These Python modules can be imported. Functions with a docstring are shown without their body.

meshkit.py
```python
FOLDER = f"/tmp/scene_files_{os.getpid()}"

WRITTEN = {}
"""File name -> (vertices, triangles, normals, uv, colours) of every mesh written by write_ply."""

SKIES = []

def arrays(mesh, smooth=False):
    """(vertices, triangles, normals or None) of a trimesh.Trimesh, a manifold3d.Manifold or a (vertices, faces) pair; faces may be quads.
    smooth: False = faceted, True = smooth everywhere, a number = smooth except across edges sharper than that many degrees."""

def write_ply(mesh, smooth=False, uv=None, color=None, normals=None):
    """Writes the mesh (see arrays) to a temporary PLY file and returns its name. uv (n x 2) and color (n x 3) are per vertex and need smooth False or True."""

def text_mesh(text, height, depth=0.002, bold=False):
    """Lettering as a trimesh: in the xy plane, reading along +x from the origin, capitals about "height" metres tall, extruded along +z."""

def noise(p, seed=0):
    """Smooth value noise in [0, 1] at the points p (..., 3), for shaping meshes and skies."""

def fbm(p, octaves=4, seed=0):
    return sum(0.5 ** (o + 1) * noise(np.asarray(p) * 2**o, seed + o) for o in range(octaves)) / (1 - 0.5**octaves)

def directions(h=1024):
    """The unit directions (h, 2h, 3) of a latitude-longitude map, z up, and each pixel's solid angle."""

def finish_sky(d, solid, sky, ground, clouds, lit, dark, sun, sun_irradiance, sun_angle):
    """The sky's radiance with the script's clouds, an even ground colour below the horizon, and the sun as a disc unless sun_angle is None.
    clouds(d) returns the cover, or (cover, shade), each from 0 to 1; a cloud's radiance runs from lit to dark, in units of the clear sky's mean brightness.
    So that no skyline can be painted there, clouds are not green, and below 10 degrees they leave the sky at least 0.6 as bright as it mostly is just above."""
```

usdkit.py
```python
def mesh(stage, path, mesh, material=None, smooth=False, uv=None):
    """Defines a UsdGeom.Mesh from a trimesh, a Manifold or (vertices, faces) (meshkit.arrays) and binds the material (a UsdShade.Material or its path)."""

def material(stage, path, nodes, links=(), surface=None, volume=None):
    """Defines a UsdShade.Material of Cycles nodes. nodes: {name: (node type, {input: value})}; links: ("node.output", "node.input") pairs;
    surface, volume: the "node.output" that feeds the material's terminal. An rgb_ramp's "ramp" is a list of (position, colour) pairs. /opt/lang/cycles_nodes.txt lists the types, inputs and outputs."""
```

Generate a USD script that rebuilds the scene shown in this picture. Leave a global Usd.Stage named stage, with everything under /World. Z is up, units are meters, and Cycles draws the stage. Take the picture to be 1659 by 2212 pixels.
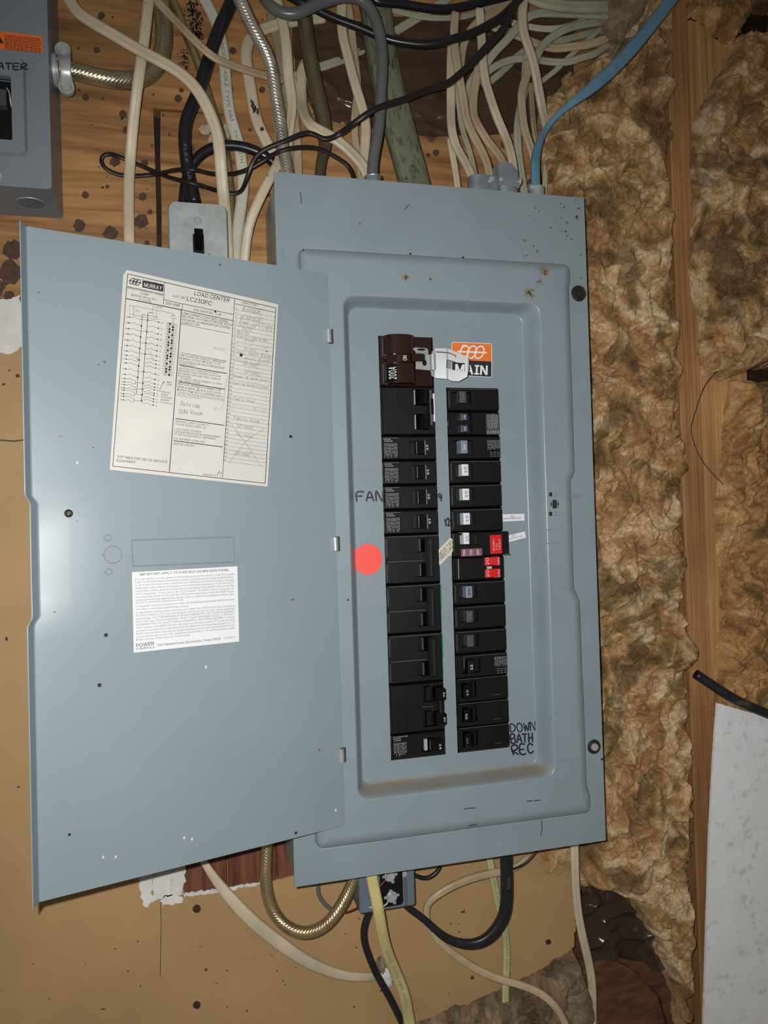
import math, numpy as np, trimesh, shapely, usdkit, meshkit, manifold3d as m3
from shapely.geometry import Polygon, LineString, Point, box as sbox
from pxr import Usd, UsdGeom, UsdLux, Gf, Sdf, UsdShade, Vt

stage = Usd.Stage.CreateInMemory()
UsdGeom.SetStageUpAxis(stage, 'Z'); UsdGeom.SetStageMetersPerUnit(stage, 1.0)
World = UsdGeom.Xform.Define(stage, '/World')
# ------------------------------------------------------------------ camera (metres; panel cover front is y = 0, wall is y = +0.1)
F = 1660.0
C = np.array([-0.26301917, -0.74894282, 0.00319606])
M = np.array([[0.96724773, -0.25198326, -0.0305985], [-0.02661945, 0.01918547, -0.99946152], [0.25243462, 0.9675414, 0.01184945]])
EXPOSURE = 0.0
cam = UsdGeom.Camera.Define(stage, '/World/camera')
cam.CreateHorizontalApertureAttr(36.0); cam.CreateFocalLengthAttr(36.0 * F / 1659.0)
cam.CreateClippingRangeAttr((0.02, 50.0)); cam.CreateExposureAttr(EXPOSURE)
_c = np.eye(4); _c[0, :3] = M[0]; _c[1, :3] = -M[1]; _c[2, :3] = -M[2]; _c[3, :3] = C
cam.AddTransformOp().Set(Gf.Matrix4d(*_c.ravel().tolist()))
# ------------------------------------------------------------------ light: the phone's flash beside its lens, and a faint room light
FLASH = C + M.T @ np.array([-0.022, -0.016, 0.004])
fl = UsdLux.SphereLight.Define(stage, '/World/flash_lamp')
fl.CreateRadiusAttr(0.005); fl.CreateNormalizeAttr(True); fl.CreateIntensityAttr(8.2); fl.CreateColorAttr(Gf.Vec3f(1.0, 0.985, 0.96))
_t = math.radians(7.0); _l = _c.copy(); _l[1, :3] = -M[1] * math.cos(_t) + M[2] * math.sin(_t); _l[2, :3] = -M[2] * math.cos(_t) - M[1] * math.sin(_t); _l[3, :3] = FLASH; UsdGeom.Xformable(fl).AddTransformOp().Set(Gf.Matrix4d(*_l.ravel().tolist()))
sh_ = UsdLux.ShapingAPI.Apply(fl.GetPrim()); sh_.CreateShapingConeAngleAttr(58.0); sh_.CreateShapingConeSoftnessAttr(0.9)
dome = UsdLux.DomeLight.Define(stage, '/World/room_light')
dome.CreateIntensityAttr(0.035); dome.CreateColorAttr(Gf.Vec3f(1.0, 0.9, 0.78))

def ray(px, py): return M.T @ np.array([(px - 829.5) / F, (py - 1106) / F, 1.0])
def P(px, py, y):
    d = ray(px, py); return C + d * (y - C[1]) / d[1]
def PX(px, py, y): return P(px, py, y)[[0, 2]]
def hit(px, py, o, n):
    d = ray(px, py); return C + d * np.dot(np.asarray(o) - C, n) / np.dot(d, n)
def depth(X): return float(M[2] @ (np.asarray(X) - C))
def px2m(w, X): return w * depth(X) / F

# ------------------------------------------------------------------ scene helpers
used = {}
LOC = {}
def numbered(parent, name):
    k = parent + '/' + name; n = used.get(k, 0); used[k] = n + 1
    return k if n == 0 else f'{k}_{n:03d}'
def meta(p, label=None, cat=None, group=None, kind=None):
    for k, v in (('label', label), ('category', cat), ('group', group), ('kind', kind)):
        if v: p.SetCustomDataByKey(k, v)
def thing(name, label, cat, loc=(0, 0, 0), group=None, kind=None):
    path = numbered('/World', name); x = UsdGeom.Xform.Define(stage, path)
    x.AddTranslateOp().Set(Gf.Vec3d(*map(float, loc))); LOC[path] = np.array(loc, float)
    meta(x.GetPrim(), label, cat, group, kind); return path
def sub(parent, name, label=None):
    path = numbered(parent, name); UsdGeom.Xform.Define(stage, path); LOC[path] = LOC[parent]
    if label: stage.GetPrimAtPath(path).SetCustomDataByKey('label', label)
    return path
def obj(name, mesh, mat, parent=None, smooth=False, label=None, cat=None, group=None, kind=None, uv=None, local=False):
    path = numbered(parent or '/World', name)
    if hasattr(mesh, 'to_mesh'):
        mm = mesh.to_mesh(); v, f = np.array(mm.vert_properties[:, :3]), np.array(mm.tri_verts)
    elif isinstance(mesh, tuple): v, f = np.asarray(mesh[0], float), np.asarray(mesh[1], int)
    else: v, f = np.array(mesh.vertices), np.array(mesh.faces)
    if uv is None:
        u_, inv_ = np.unique(f, return_inverse=True); v, f = v[u_], inv_.reshape(-1, 3)
    a_, b_, c_ = v[f[:, 0]], v[f[:, 1]], v[f[:, 2]]; k_ = v.mean(0)
    if np.einsum('ij,ij->', a_ - k_, np.cross(b_ - k_, c_ - k_)) < 0 and len(f) > 3: f = f[:, ::-1]
    base = np.zeros(3)
    if parent:
        if not local: base = LOC[parent]
    g = usdkit.mesh(stage, path, (v - base, f), MAT[mat], smooth=smooth, uv=uv)
    LOC[path] = base if not local else np.zeros(3)
    meta(g.GetPrim(), label, cat, group, kind)
    return path
def dup(src, loc, label, group=None):
    name = src.rsplit('/', 1)[1]
    while name[-4:-3] == '_' and name[-3:].isdigit(): name = name[:-4]
    path = numbered('/World', name); x = UsdGeom.Xform.Define(stage, path)
    p = x.GetPrim(); p.GetReferences().AddInternalReference(src); p.SetInstanceable(True)
    x.ClearXformOpOrder(); x.AddTranslateOp().Set(Gf.Vec3d(*map(float, loc)))
    was = stage.GetPrimAtPath(src).GetCustomData()
    meta(p, label, was['category'], group or was.get('group')); return path
def cat_(ms):
    vs, fs, n = [], [], 0
    for m in ms:
        if hasattr(m, 'to_mesh'):
            t = m.to_mesh(); v, f = np.array(t.vert_properties[:, :3]), np.array(t.tri_verts)
        elif isinstance(m, tuple): v, f = m
        else: v, f = np.array(m.vertices), np.array(m.faces)
        vs.append(np.asarray(v, float)); fs.append(np.asarray(f, int) + n); n += len(v)
    return np.vstack(vs), np.vstack(fs)
def cbox(x0, x1, y0, y1, z0, z1, c=0.0004):
    c = min(c, (x1 - x0) / 2.01, (y1 - y0) / 2.01, (z1 - z0) / 2.01); pts = []
    for sx in (0, 1):
        for sy in (0, 1):
            for sz in (0, 1):
                q = [(x0, x1)[sx], (y0, y1)[sy], (z0, z1)[sz]]; d = [(1, -1)[sx], (1, -1)[sy], (1, -1)[sz]]
                for k in range(3):
                    r = list(q)
                    for j in range(3):
                        if j != k: r[j] += d[j] * c
                    pts.append(r)
    return m3.Manifold.hull_points(np.array(pts, float))
def cyl(a, b, r, r2=None, n=28):
    a, b = np.asarray(a, float), np.asarray(b, float); L = np.linalg.norm(b - a)
    t = trimesh.creation.cylinder(radius=1, height=1, sections=n)
    v = t.vertices.copy(); s = np.where(v[:, 2] < 0, r, r if r2 is None else r2); v[:, 0] *= s; v[:, 1] *= s; v[:, 2] = (v[:, 2] + .5) * L
    R = trimesh.geometry.align_vectors([0, 0, 1], (b - a) / L)[:3, :3]
    return (v @ R.T + a, np.array(t.faces))
def ring(c, ax, r, rt, n=36, k=8):
    t = trimesh.creation.torus(r, rt, major_sections=n, minor_sections=k)
    R = trimesh.geometry.align_vectors([0, 0, 1], np.asarray(ax, float) / np.linalg.norm(ax))[:3, :3]
    return (np.array(t.vertices) @ R.T + np.asarray(c), np.array(t.faces))
def polys(g): return [p for p in getattr(g, 'geoms', [g]) if isinstance(p, Polygon) and p.area > 0]
def ext_xz(poly, y0, y1):
    """A polygon in (x, z) extruded from y0 (near) to y1 (far)."""
    out = []
    for p in polys(poly):
        t = trimesh.creation.extrude_polygon(p, y1 - y0, engine='earcut'); v = t.vertices
        out.append((np.stack([v[:, 0], y0 + v[:, 2], v[:, 1]], 1), np.array(t.faces)[:, ::-1]))
    return cat_(out)
def tri2d(poly):
    vs, fs, n = [], [], 0
    for p in polys(poly):
        v, f = trimesh.creation.triangulate_polygon(p, engine='earcut'); vs.append(v); fs.append(f + n); n += len(v)
    return (np.vstack(vs), np.vstack(fs)) if vs else (np.zeros((0, 2)), np.zeros((0, 3), int))
def spline(p, n=None, step=None):
    p = np.asarray(p, float); seg = np.linalg.norm(np.diff(p[:, :3], axis=0), axis=1); t = np.concatenate([[0], np.cumsum(np.maximum(seg, 1e-6) ** .6)])
    from scipy.interpolate import CubicSpline, PchipInterpolator
    cs = CubicSpline(t, p, bc_type='natural'); u = np.linspace(0, t[-1], 40 * len(p)); q = cs(u)
    s = np.concatenate([[0], np.cumsum(np.linalg.norm(np.diff(q[:, :3], axis=0), axis=1))])
    n = n or max(6, int(s[-1] / step)); ss = np.linspace(0, s[-1], n)
    return np.stack([np.interp(ss, s, q[:, k]) for k in range(q.shape[1])], 1), ss
def ribbon2(pts, w):
    """Flat stroke (2-D triangles) along a polyline."""
    pts = np.asarray(pts, float)
    keep = np.concatenate([[True], np.linalg.norm(np.diff(pts, axis=0), axis=1) > 1e-9]); pts = pts[keep]
    if len(pts) < 2: return np.zeros((0, 2)), np.zeros((0, 3), int)
    t = np.gradient(pts, axis=0); t /= np.linalg.norm(t, axis=1, keepdims=True) + 1e-12
    n = np.stack([-t[:, 1], t[:, 0]], 1) * (np.broadcast_to(w, (len(pts),))[:, None] / 2)
    v = np.vstack([pts + n, pts - n]); k = len(pts); i = np.arange(k - 1)
    return v, np.vstack([np.stack([i, i + 1, i + k], 1), np.stack([i + 1, i + k + 1, i + k], 1)])

_tx = {}
def glyph(ch, bold):
    if (ch, bold) not in _tx:
        t = meshkit.text_mesh(ch, 1.0, 0.1, bold); up = t.face_normals[:, 2] > .5
        f = np.array(t.faces)[up]; u, inv = np.unique(f, return_inverse=True); v = np.array(t.vertices)[u][:, :2]; v[:, 0] -= v[:, 0].min(); _tx[ch, bold] = v, inv.reshape(-1, 3), v[:, 0].max()
    return _tx[ch, bold]
def glyphs(s, bold=False):
    V_, F_, n_, x = [], [], 0, 0.
    for ch in s:
        if ch == ' ': x += .34; continue
        v, f, w = glyph(ch, bold); V_.append(v + [x, 0]); F_.append(f + n_); n_ += len(v); x += w + .15
    return np.vstack(V_), np.vstack(F_)
# a hand's strokes on a 4 x 6 grid
SF = {'A': ['0,0 2,6 4,0', '.8,2.2 3.2,2.2'], 'B': ['0,0 0,6 2.6,6 3.4,5 2.6,3.3 0,3.1 3,2.9 3.8,1.5 3,0 0,0'], 'C': ['3.8,5 2.6,6 1,5.6 0,3 .8,.5 2.4,0 3.9,1'],
 'D': ['0,0 .2,6 2.4,5.6 3.8,3 2.6,.6 0,0'], 'E': ['3.6,6 .2,6 0,0 3.8,0', '.1,3 2.8,3.1'], 'F': ['0,0 .1,6 3.7,6', '.1,3.2 2.8,3.2'], 'G': ['3.7,5 2,6 .3,4.5 .2,1.4 1.8,0 3.6,1 3.6,2.8 2.2,2.8'],
 'H': ['0,0 .2,6', '3.8,0 3.8,6', '.1,3 3.8,3.1'], 'I': ['2,0 2,6'], 'K': ['0,0 .1,6', '3.6,6 .2,2.8 3.8,0'], 'L': ['.2,6 0,0 3.6,0'], 'M': ['0,0 .3,6 2,2 3.7,6 4,0'], 'N': ['0,0 .1,6 3.7,0 3.9,6'],
 'O': ['2,6 .4,5 0,2.6 1,.2 2.8,0 3.9,2.6 3.2,5.4 2,6'], 'P': ['0,0 .1,6 3,5.8 3.6,4.4 2.6,3 .1,2.8'], 'R': ['0,0 .1,6 3,5.8 3.5,4.4 2.4,3.1 .1,2.9 3.9,0'], 'S': ['3.7,5.2 2,6 .4,5 1,3.4 3.2,2.6 3.6,1 2,0 .2,.8'],
 'T': ['2,0 2,6', '0,6 4,6'], 'U': ['0,6 .2,1.2 1.8,0 3.6,1 3.8,6'], 'V': ['0,6 2,0 4,6'], 'W': ['0,6 1,0 2,4 3,0 4,6'], 'X': ['0,6 4,0', '0,0 4,6'], 'Y': ['0,6 2,3 4,6', '2,3 1.8,0'],
 'a': ['3.4,3.6 1.6,4 .4,2 1.4,0 3.2,1 3.5,4 3.7,0'], 'c': ['3.4,3.4 1.6,4 .4,2 1.4,0 3.4,.6'], 'd': ['3.4,3.4 1.6,4 .4,2 1.4,0 3.2,.8 3.5,6 3.6,0'], 'e': ['.5,2 3.4,2.2 3,3.8 1.4,3.9 .4,2 1.4,0 3.4,.6'], 'i': ['2,4 2,0', '2,5.2 2,5.6'],
 'l': ['2,6 2,0'], 'm': ['0,0 .2,4', '.2,3 1.3,4 2,3 2,0', '2,3 3,4 3.8,3 3.9,0'], 'n': ['.2,0 .4,4', '.4,3 2,4 3.4,3 3.5,0'], 'o': ['2,4 .5,3 .5,1 2,0 3.5,1 3.5,3 2,4'], 'r': ['.5,0 .6,4', '.6,2.6 2,4 3.4,3.7'], 's': ['3.2,3.4 1.8,4 .8,3 3,1.2 2,0 .4,.6'],
 't': ['2,5.6 2,.4 3.2,0', '.6,4 3.4,4'], 'u': ['.4,4 .6,.8 2,0 3.4,1 3.5,4 3.6,0'], 'y': ['.4,4 2,1', '3.6,4 1,-1.6'], 'w': ['0,4 1,0 2,3 3,0 4,4'], 'h': ['.3,0 .4,6', '.4,2.6 2,4 3.4,3 3.5,0'], 'b': ['.4,6 .4,0 2.4,0 3.5,2 2.4,4 .4,3'], 'g': ['3.4,3.4 1.6,4 .4,2 1.6,.6 3.3,1.4 3.4,4 3,-1.6 .8,-1.4'],
 'f': ['3.4,5.6 2,6 1.6,4 1.6,0', '.4,3.4 3,3.4'], 'p': ['.4,-1.8 .4,4 2.4,4 3.4,2.4 2.2,.6 .4,1'], 'k': ['.3,0 .3,6', '3,4 .4,2 3.3,0'],
 '0': ['2,6 .3,5 .1,1.4 2,0 3.7,1.4 3.8,5 2,6'], '1': ['1,5 2.2,6 2.2,0'], '2': ['.2,5 2,6 3.6,5 3.2,3.4 0,0 4,0'], '3': ['.2,5.4 2,6 3.6,4.8 2,3.2 3.8,1.6 2,0 0,.8'], '4': ['3,0 3,6 0,2 4,2'], '5': ['3.6,6 .6,6 .4,3.4 2.6,3.8 3.8,2 2.4,0 0,.6'],
 '6': ['3.4,5.6 1.4,5 .2,2 1.8,0 3.6,1.4 2.6,3.2 .4,2.4'], '7': ['0,6 4,6 1.4,0'], '8': ['2,3.2 .4,4.6 2,6 3.6,4.8 2,3.2 .1,1.6 2,0 3.9,1.4 2,3.2'], '9': ['3.6,4.4 2,3 .4,4.4 1.8,6 3.6,5 3.4,0'], '-': ['.4,3 3.6,3'], '.': ['1,0 1.4,.3'], ',': ['1.4,.5 .8,-1'], '/': ['0,-.5 4,6.5'], '&': ['4,0 1,5 2.4,6 2.8,4.6 .2,1.6 1.8,0 3.8,2.2']}
class Ink:
    """Flat print: 2-D shapes laid in local units (y down) and carried to the surface by fn(a, b)."""
    def __init__(s, fn): s.fn, s.V, s.T, s.n = fn, [], [], 0
    def add(s, v, f):
        if len(v): s.V.append(np.asarray(v, float)); s.T.append(np.asarray(f, int) + s.n); s.n += len(v)
    def line(s, pts, w): s.add(*ribbon2(pts, w))
    def poly(s, pts): s.add(*tri2d(pts if hasattr(pts, 'geom_type') else Polygon(pts)))
    def rect(s, x0, y0, x1, y1): s.poly([(x0, y0), (x1, y0), (x1, y1), (x0, y1)])
    def dot(s, x, y, r, n=12, ry=None):
        a = np.arange(n) * 2 * np.pi / n; s.poly(np.stack([x + r * np.cos(a), y + (ry or r) * np.sin(a)], 1))
    def blob(s, x, y, r, seed=0, ry=None, n=20, rough=.35):
        g = np.random.default_rng(seed); a = np.arange(n) * 2 * np.pi / n; k = 1 - rough / 2 + rough * g.random(n)
        s.poly(Polygon(np.stack([x + r * k * np.cos(a), y + (ry or r) * k * np.sin(a)], 1)).buffer(0))
    def _lay(s, v, f, p0, p1, cap, width):
        d = np.subtract(p1, p0).astype(float); L = np.hypot(*d); d /= L; up = np.array([d[1], -d[0]])
        k = L / width
        s.add(np.asarray(p0) + v[:, :1] * k * d + v[:, 1:] * cap * up, f)
    def text(s, t, p0, p1, cap, bold=False):
        """Baseline from p0 to p1, capitals cap tall."""
        if not t.strip(): return
        v, f = glyphs(t, bold); s._lay(np.c_[v[:, 0] - v[:, 0].min(), v[:, 1]], f, p0, p1, cap, np.ptp(v[:, 0]))
    def hand(s, t, p0, p1, cap, w, seed=0, pitch=5.4):
        g = np.random.default_rng(seed); d = np.subtract(p1, p0).astype(float); L = np.hypot(*d); d /= L; up = np.array([d[1], -d[0]]); k = L / (len(t) * pitch - 1.2)
        for i, ch in enumerate(t):
            G_ = []
            for st in SF.get(ch, []):
                q = np.array([[float(c) for c in a.split(',')] for a in st.split()])
                q = q + g.normal(0, .16, q.shape)
                if len(q) > 2: q = spline(np.c_[q, np.zeros(len(q))], n=5 * len(q))[0][:, :2]
                G_.append(LineString(np.asarray(p0) + (q[:, :1] + i * pitch) * k * d + q[:, 1:] * cap / 6 * up).buffer(w / 2, quad_segs=2))
            for p_ in polys(shapely.union_all(G_)) if G_ else []: s.poly(p_.simplify(w * .04))
    def mesh(s):
        v = np.vstack(s.V); return s.fn(v[:, 0], v[:, 1]), np.vstack(s.T)
def on_plane(o, n, lift, ox=0, oy=0, sc=1.0):
    n = np.asarray(n, float); n /= np.linalg.norm(n)
    if np.dot(n, C - np.asarray(o)) < 0: n = -n
    o2 = np.asarray(o) + n * lift
    def fn(a, b):
        d = np.stack([(np.asarray(a) / sc + ox - 829.5) / F, (np.asarray(b) / sc + oy - 1106) / F, np.ones(np.shape(a))], -1) @ M
        return C + d * (np.dot(o2 - C, n) / (d @ n))[..., None]
    return fn
YN = np.array([0, 1.0, 0])

# ------------------------------------------------------------------ materials
MAT = {}
L_ = '/World/Looks/'
UsdGeom.Scope.Define(stage, '/World/Looks')
def plain(name, col, rough=.5, metal=0, spec=.5, bump=0, bscale=600, vary=0, vscale=30, coat=0, dirt=None, **kw):
    n = {'g': ('geometry', {}), 'p': ('principled_bsdf', dict(base_color=col, roughness=rough, metallic=metal, specular_ior_level=spec, coat_weight=coat, **kw))}; l = []
    if vary:
        n['v'] = ('noise_texture', dict(scale=vscale, detail=5, roughness=.6)); lo = [c * (1 - vary) for c in col]; hi = [min(1, c * (1 + vary)) for c in col]
        n['r'] = ('rgb_ramp', {'ramp': [(.3, lo), (.7, hi)]}); l += [('g.position', 'v.vector'), ('v.fac', 'r.fac')]
        last = 'r.color'
        if dirt:
            n['d'] = ('noise_texture', dict(scale=dirt[1], detail=6, roughness=.65)); n['dr'] = ('map_range', dict(from_min=dirt[2], from_max=dirt[2] + .12, clamp=True))
            n['m'] = ('mix', dict(color2=dirt[0])); l += [('g.position', 'd.vector'), ('d.fac', 'dr.value'), ('dr.result', 'm.fac'), ('r.color', 'm.color1')]; last = 'm.color'
        l.append((last, 'p.base_color'))
    if bump:
        n['bn'] = ('noise_texture', dict(scale=bscale, detail=3)); n['b'] = ('bump', dict(strength=bump, distance=.001)); l += [('g.position', 'bn.vector'), ('bn.fac', 'b.height'), ('b.normal', 'p.normal')]
    MAT[name] = usdkit.material(stage, L_ + name, n, l, surface='p.BSDF')
GRAY = (.207, .257, .287)
plain('gray_paint', GRAY, .38, bump=.05, bscale=900, vary=.05, vscale=14)
plain('door_paint', (.207, .257, .287), .4, bump=.015, bscale=900, vary=.04, vscale=9)
plain('dark_gray_paint', (.17, .2, .225), .4, bump=.05, bscale=900, vary=.06, vscale=14)
plain('galvanized', (.36, .4, .39), .45, metal=.3, bump=.1, bscale=300, vary=.2, vscale=60)
plain('zinc', (.5, .52, .53), .36, metal=.45, bump=.08, bscale=200, vary=.15, vscale=90)
plain('bright_steel', (.5, .52, .54), .34, metal=.6, vary=.06, vscale=120)
plain('cast_zinc', (.3, .34, .38), .45, metal=.6, bump=.15, bscale=400, vary=.2, vscale=80)
plain('blue_steel', (.15, .195, .235), .42, metal=.3, vary=.08, vscale=40)
plain('dark_interior', (.012, .012, .013), .7)
plain('black_plastic', (.0035, .0033, .0033), .42, spec=.32, bump=.04, bscale=1500)
plain('black_gloss', (.0025, .0025, .003), .25, spec=.4)
plain('dark_line', (.02, .022, .025), .6)
plain('brown_bakelite', (.022, .009, .007), .22, vary=.12, vscale=40)
plain('gray_handle', (.06, .06, .065), .35)
plain('blue_gray_handle', (.17, .21, .29), .35)
plain('white_handle', (.62, .66, .7), .4)
plain('navy_handle', (.045, .055, .085), .35)
plain('red_plastic', (.55, .012, .015), .4)
plain('mauve_label', (.17, .075, .1), .5)
plain('white_print', (.55, .55, .53), .6)
plain('gray_print', (.2, .2, .2), .6)
plain('emboss_shade', (.19, .226, .258), .42)
plain('dim_print', (.11, .11, .115), .6)
plain('black_ink', (.012, .012, .016), .6)
plain('gray_ink', (.16, .16, .17), .7)
plain('pencil', (.2, .2, .21), .7)
plain('faint_pencil', (.16, .185, .21), .6)
plain('marker_ink', (.012, .011, .03), .45)
plain('white_paper', (.66, .67, .7), .55)
plain('cream_paper', (.54, .53, .495), .6, vary=.06, vscale=20)
plain('yellow_paper', (.55, .52, .42), .6)
plain('red_dot', (.8, .075, .06), .55, emission_strength=0)
plain('orange_print', (.72, .16, .02), .5)
plain('orange_label', (.7, .14, .025), .5)
plain('brown_ink', (.2, .035, .01), .6)
plain('scuff', (.1, .09, .07), .7, vary=.4, vscale=300)
plain('rust', (.12, .075, .025), .8, vary=.5, vscale=400)
plain('rust_dark', (.035, .022, .012), .8)
plain('dust_speck', (.55, .55, .55), .8)
plain('wire_green', (.02, .3, .17), .5)
plain('red_wire', (.12, .012, .012), .4)
plain('thin_brown', (.012, .009, .009), .4)
plain('black_rubber', (.012, .012, .014), .38, vary=.25, vscale=60, dirt=((.07, .06, .05), 45, .6))
plain('black_cable', (.009, .009, .013), .3)
plain('gray_vinyl', (.105, .108, .112), .3, vary=.06, vscale=30)
plain('blue_vinyl', (.105, .225, .32), .45, vary=.12, vscale=60, dirt=((.06, .075, .07), 38, .58))
plain('white_foam', (.55, .56, .56), .7, bump=.5, bscale=200)
plain('residue', (.4, .3, .22), .8, vary=.3, vscale=90)
plain('spackle', (.6, .6, .57), .8, bump=.4, bscale=150, vary=.12, vscale=40)
plain('screw_dark', (.05, .042, .035), .4, metal=.6, vary=.3, vscale=200)
plain('hole_brown', (.03, .015, .006), .8)
plain('char', (.02, .014, .01), .7)
plain('wood_stain', (.07, .038, .024), .85, vary=.4, vscale=150)
plain('hair_dark', (.015, .012, .01), .6)
plain('white_board', (.74, .745, .76), .75, bump=.3, bscale=260, vary=.05, vscale=25, dirt=((.56, .56, .57), 75, .56))
plain('gypsum', (.55, .54, .5), .85, bump=.4, bscale=300, vary=.15, vscale=120)
plain('tan_drywall', (.36, .228, .1), .62, bump=.12, bscale=500, vary=.1, vscale=9, dirt=((.29, .175, .073), 26, .66))
def jacket(name, col, grime=(.12, .09, .05), amount=.6, rough=.45):
    n = {'uv': ('uvmap', {'attribute': 'st'}), 'g': ('geometry', {}), 'mp': ('mapping', dict(scale=(5, 14, 1))), 'nz': ('noise_texture', dict(scale=3, detail=6, roughness=.7)),
         'rr': ('map_range', dict(from_min=amount, from_max=amount + .13, clamp=True)), 'n2': ('noise_texture', dict(scale=24, detail=4)),
         'r2': ('rgb_ramp', {'ramp': [(.3, [c * .8 for c in col]), (.7, [min(1, c * 1.12) for c in col])]}), 'm': ('mix', dict(color2=grime)),
         'n3': ('noise_texture', dict(scale=260, detail=3)), 'r3': ('map_range', dict(from_min=.71, from_max=.78, clamp=True)), 'm2': ('mix', dict(color2=[c * .4 for c in grime])), 'p': ('principled_bsdf', dict(roughness=rough)),
         'b': ('bump', dict(strength=.15, distance=.0008))}
    l = [('uv.UV', 'mp.vector'), ('mp.vector', 'nz.vector'), ('nz.fac', 'rr.value'), ('g.position', 'n2.vector'), ('n2.fac', 'r2.fac'), ('rr.result', 'm.fac'), ('r2.color', 'm.color1'), ('g.position', 'n3.vector'),
         ('n3.fac', 'r3.value'), ('r3.result', 'm2.fac'), ('m.color', 'm2.color1'), ('m2.color', 'p.base_color'), ('nz.fac', 'b.height'), ('b.normal', 'p.normal')]
    MAT[name] = usdkit.material(stage, L_ + name, n, l, surface='p.BSDF')
jacket('cream_jacket', (.52, .44, .315), amount=.6)
jacket('tan_jacket', (.42, .325, .205), amount=.56)
jacket('dim_jacket', (.27, .21, .13), amount=.52)
jacket('green_jacket', (.36, .36, .26), grime=(.11, .1, .06))
jacket('white_jacket', (.5, .49, .4), grime=(.16, .13, .08))
jacket('yellow_jacket', (.52, .45, .2), grime=(.2, .17, .1), amount=.66)
jacket('lime_jacket', (.4, .42, .2), amount=.64)
jacket('service_jacket', (.15, .155, .1), grime=(.035, .035, .025), amount=.5, rough=.7)
def braid(name, lo, hi, rough=.3):  # colour follows relief: glints painted on the ridges, grimy grooves darkened for contrast
    n = {'uv': ('uvmap', {'attribute': 'st'}), 'sp': ('separate_xyz', {}), 'g': ('geometry', {}), 'nz': ('noise_texture', dict(scale=330, detail=3, roughness=.7)), 'n2': ('noise_texture', dict(scale=55, detail=3)),
         'a': ('math', dict(math_type='multiply_add', value2=1.5, value3=-.82)), 'b': ('math', dict(math_type='multiply_add', value2=1.1)), 'c': ('math', dict(math_type='multiply_add', value2=.75)),
         'r': ('rgb_ramp', {'ramp': [(.38, lo), (.62, [.7 * p_ + .3 * q_ for p_, q_ in zip(lo, hi)]), (.98, hi)]}), 'm': ('map_range', dict(from_min=.4, from_max=.8, to_min=.1, to_max=.85, clamp=True)), 'p': ('principled_bsdf', dict(roughness=rough))}
    l = [('uv.UV', 'sp.vector'), ('g.position', 'nz.vector'), ('g.position', 'n2.vector'), ('n2.fac', 'a.value1'), ('nz.fac', 'b.value1'), ('a.value', 'b.value3'), ('sp.x', 'c.value1'), ('b.value', 'c.value3'), ('c.value', 'r.fac'), ('c.value', 'm.value'), ('r.color', 'p.base_color'), ('m.result', 'p.metallic')]
    MAT[name] = usdkit.material(stage, L_ + name, n, l, surface='p.BSDF')
braid('bronze_braid', (.012, .009, .006), (.5, .43, .3))
braid('gold_braid', (.035, .022, .009), (.56, .45, .25))
braid('silver_braid', (.04, .032, .022), (.8, .76, .66), .3)
braid('dark_braid', (.022, .019, .012), (.3, .26, .16))
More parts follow.
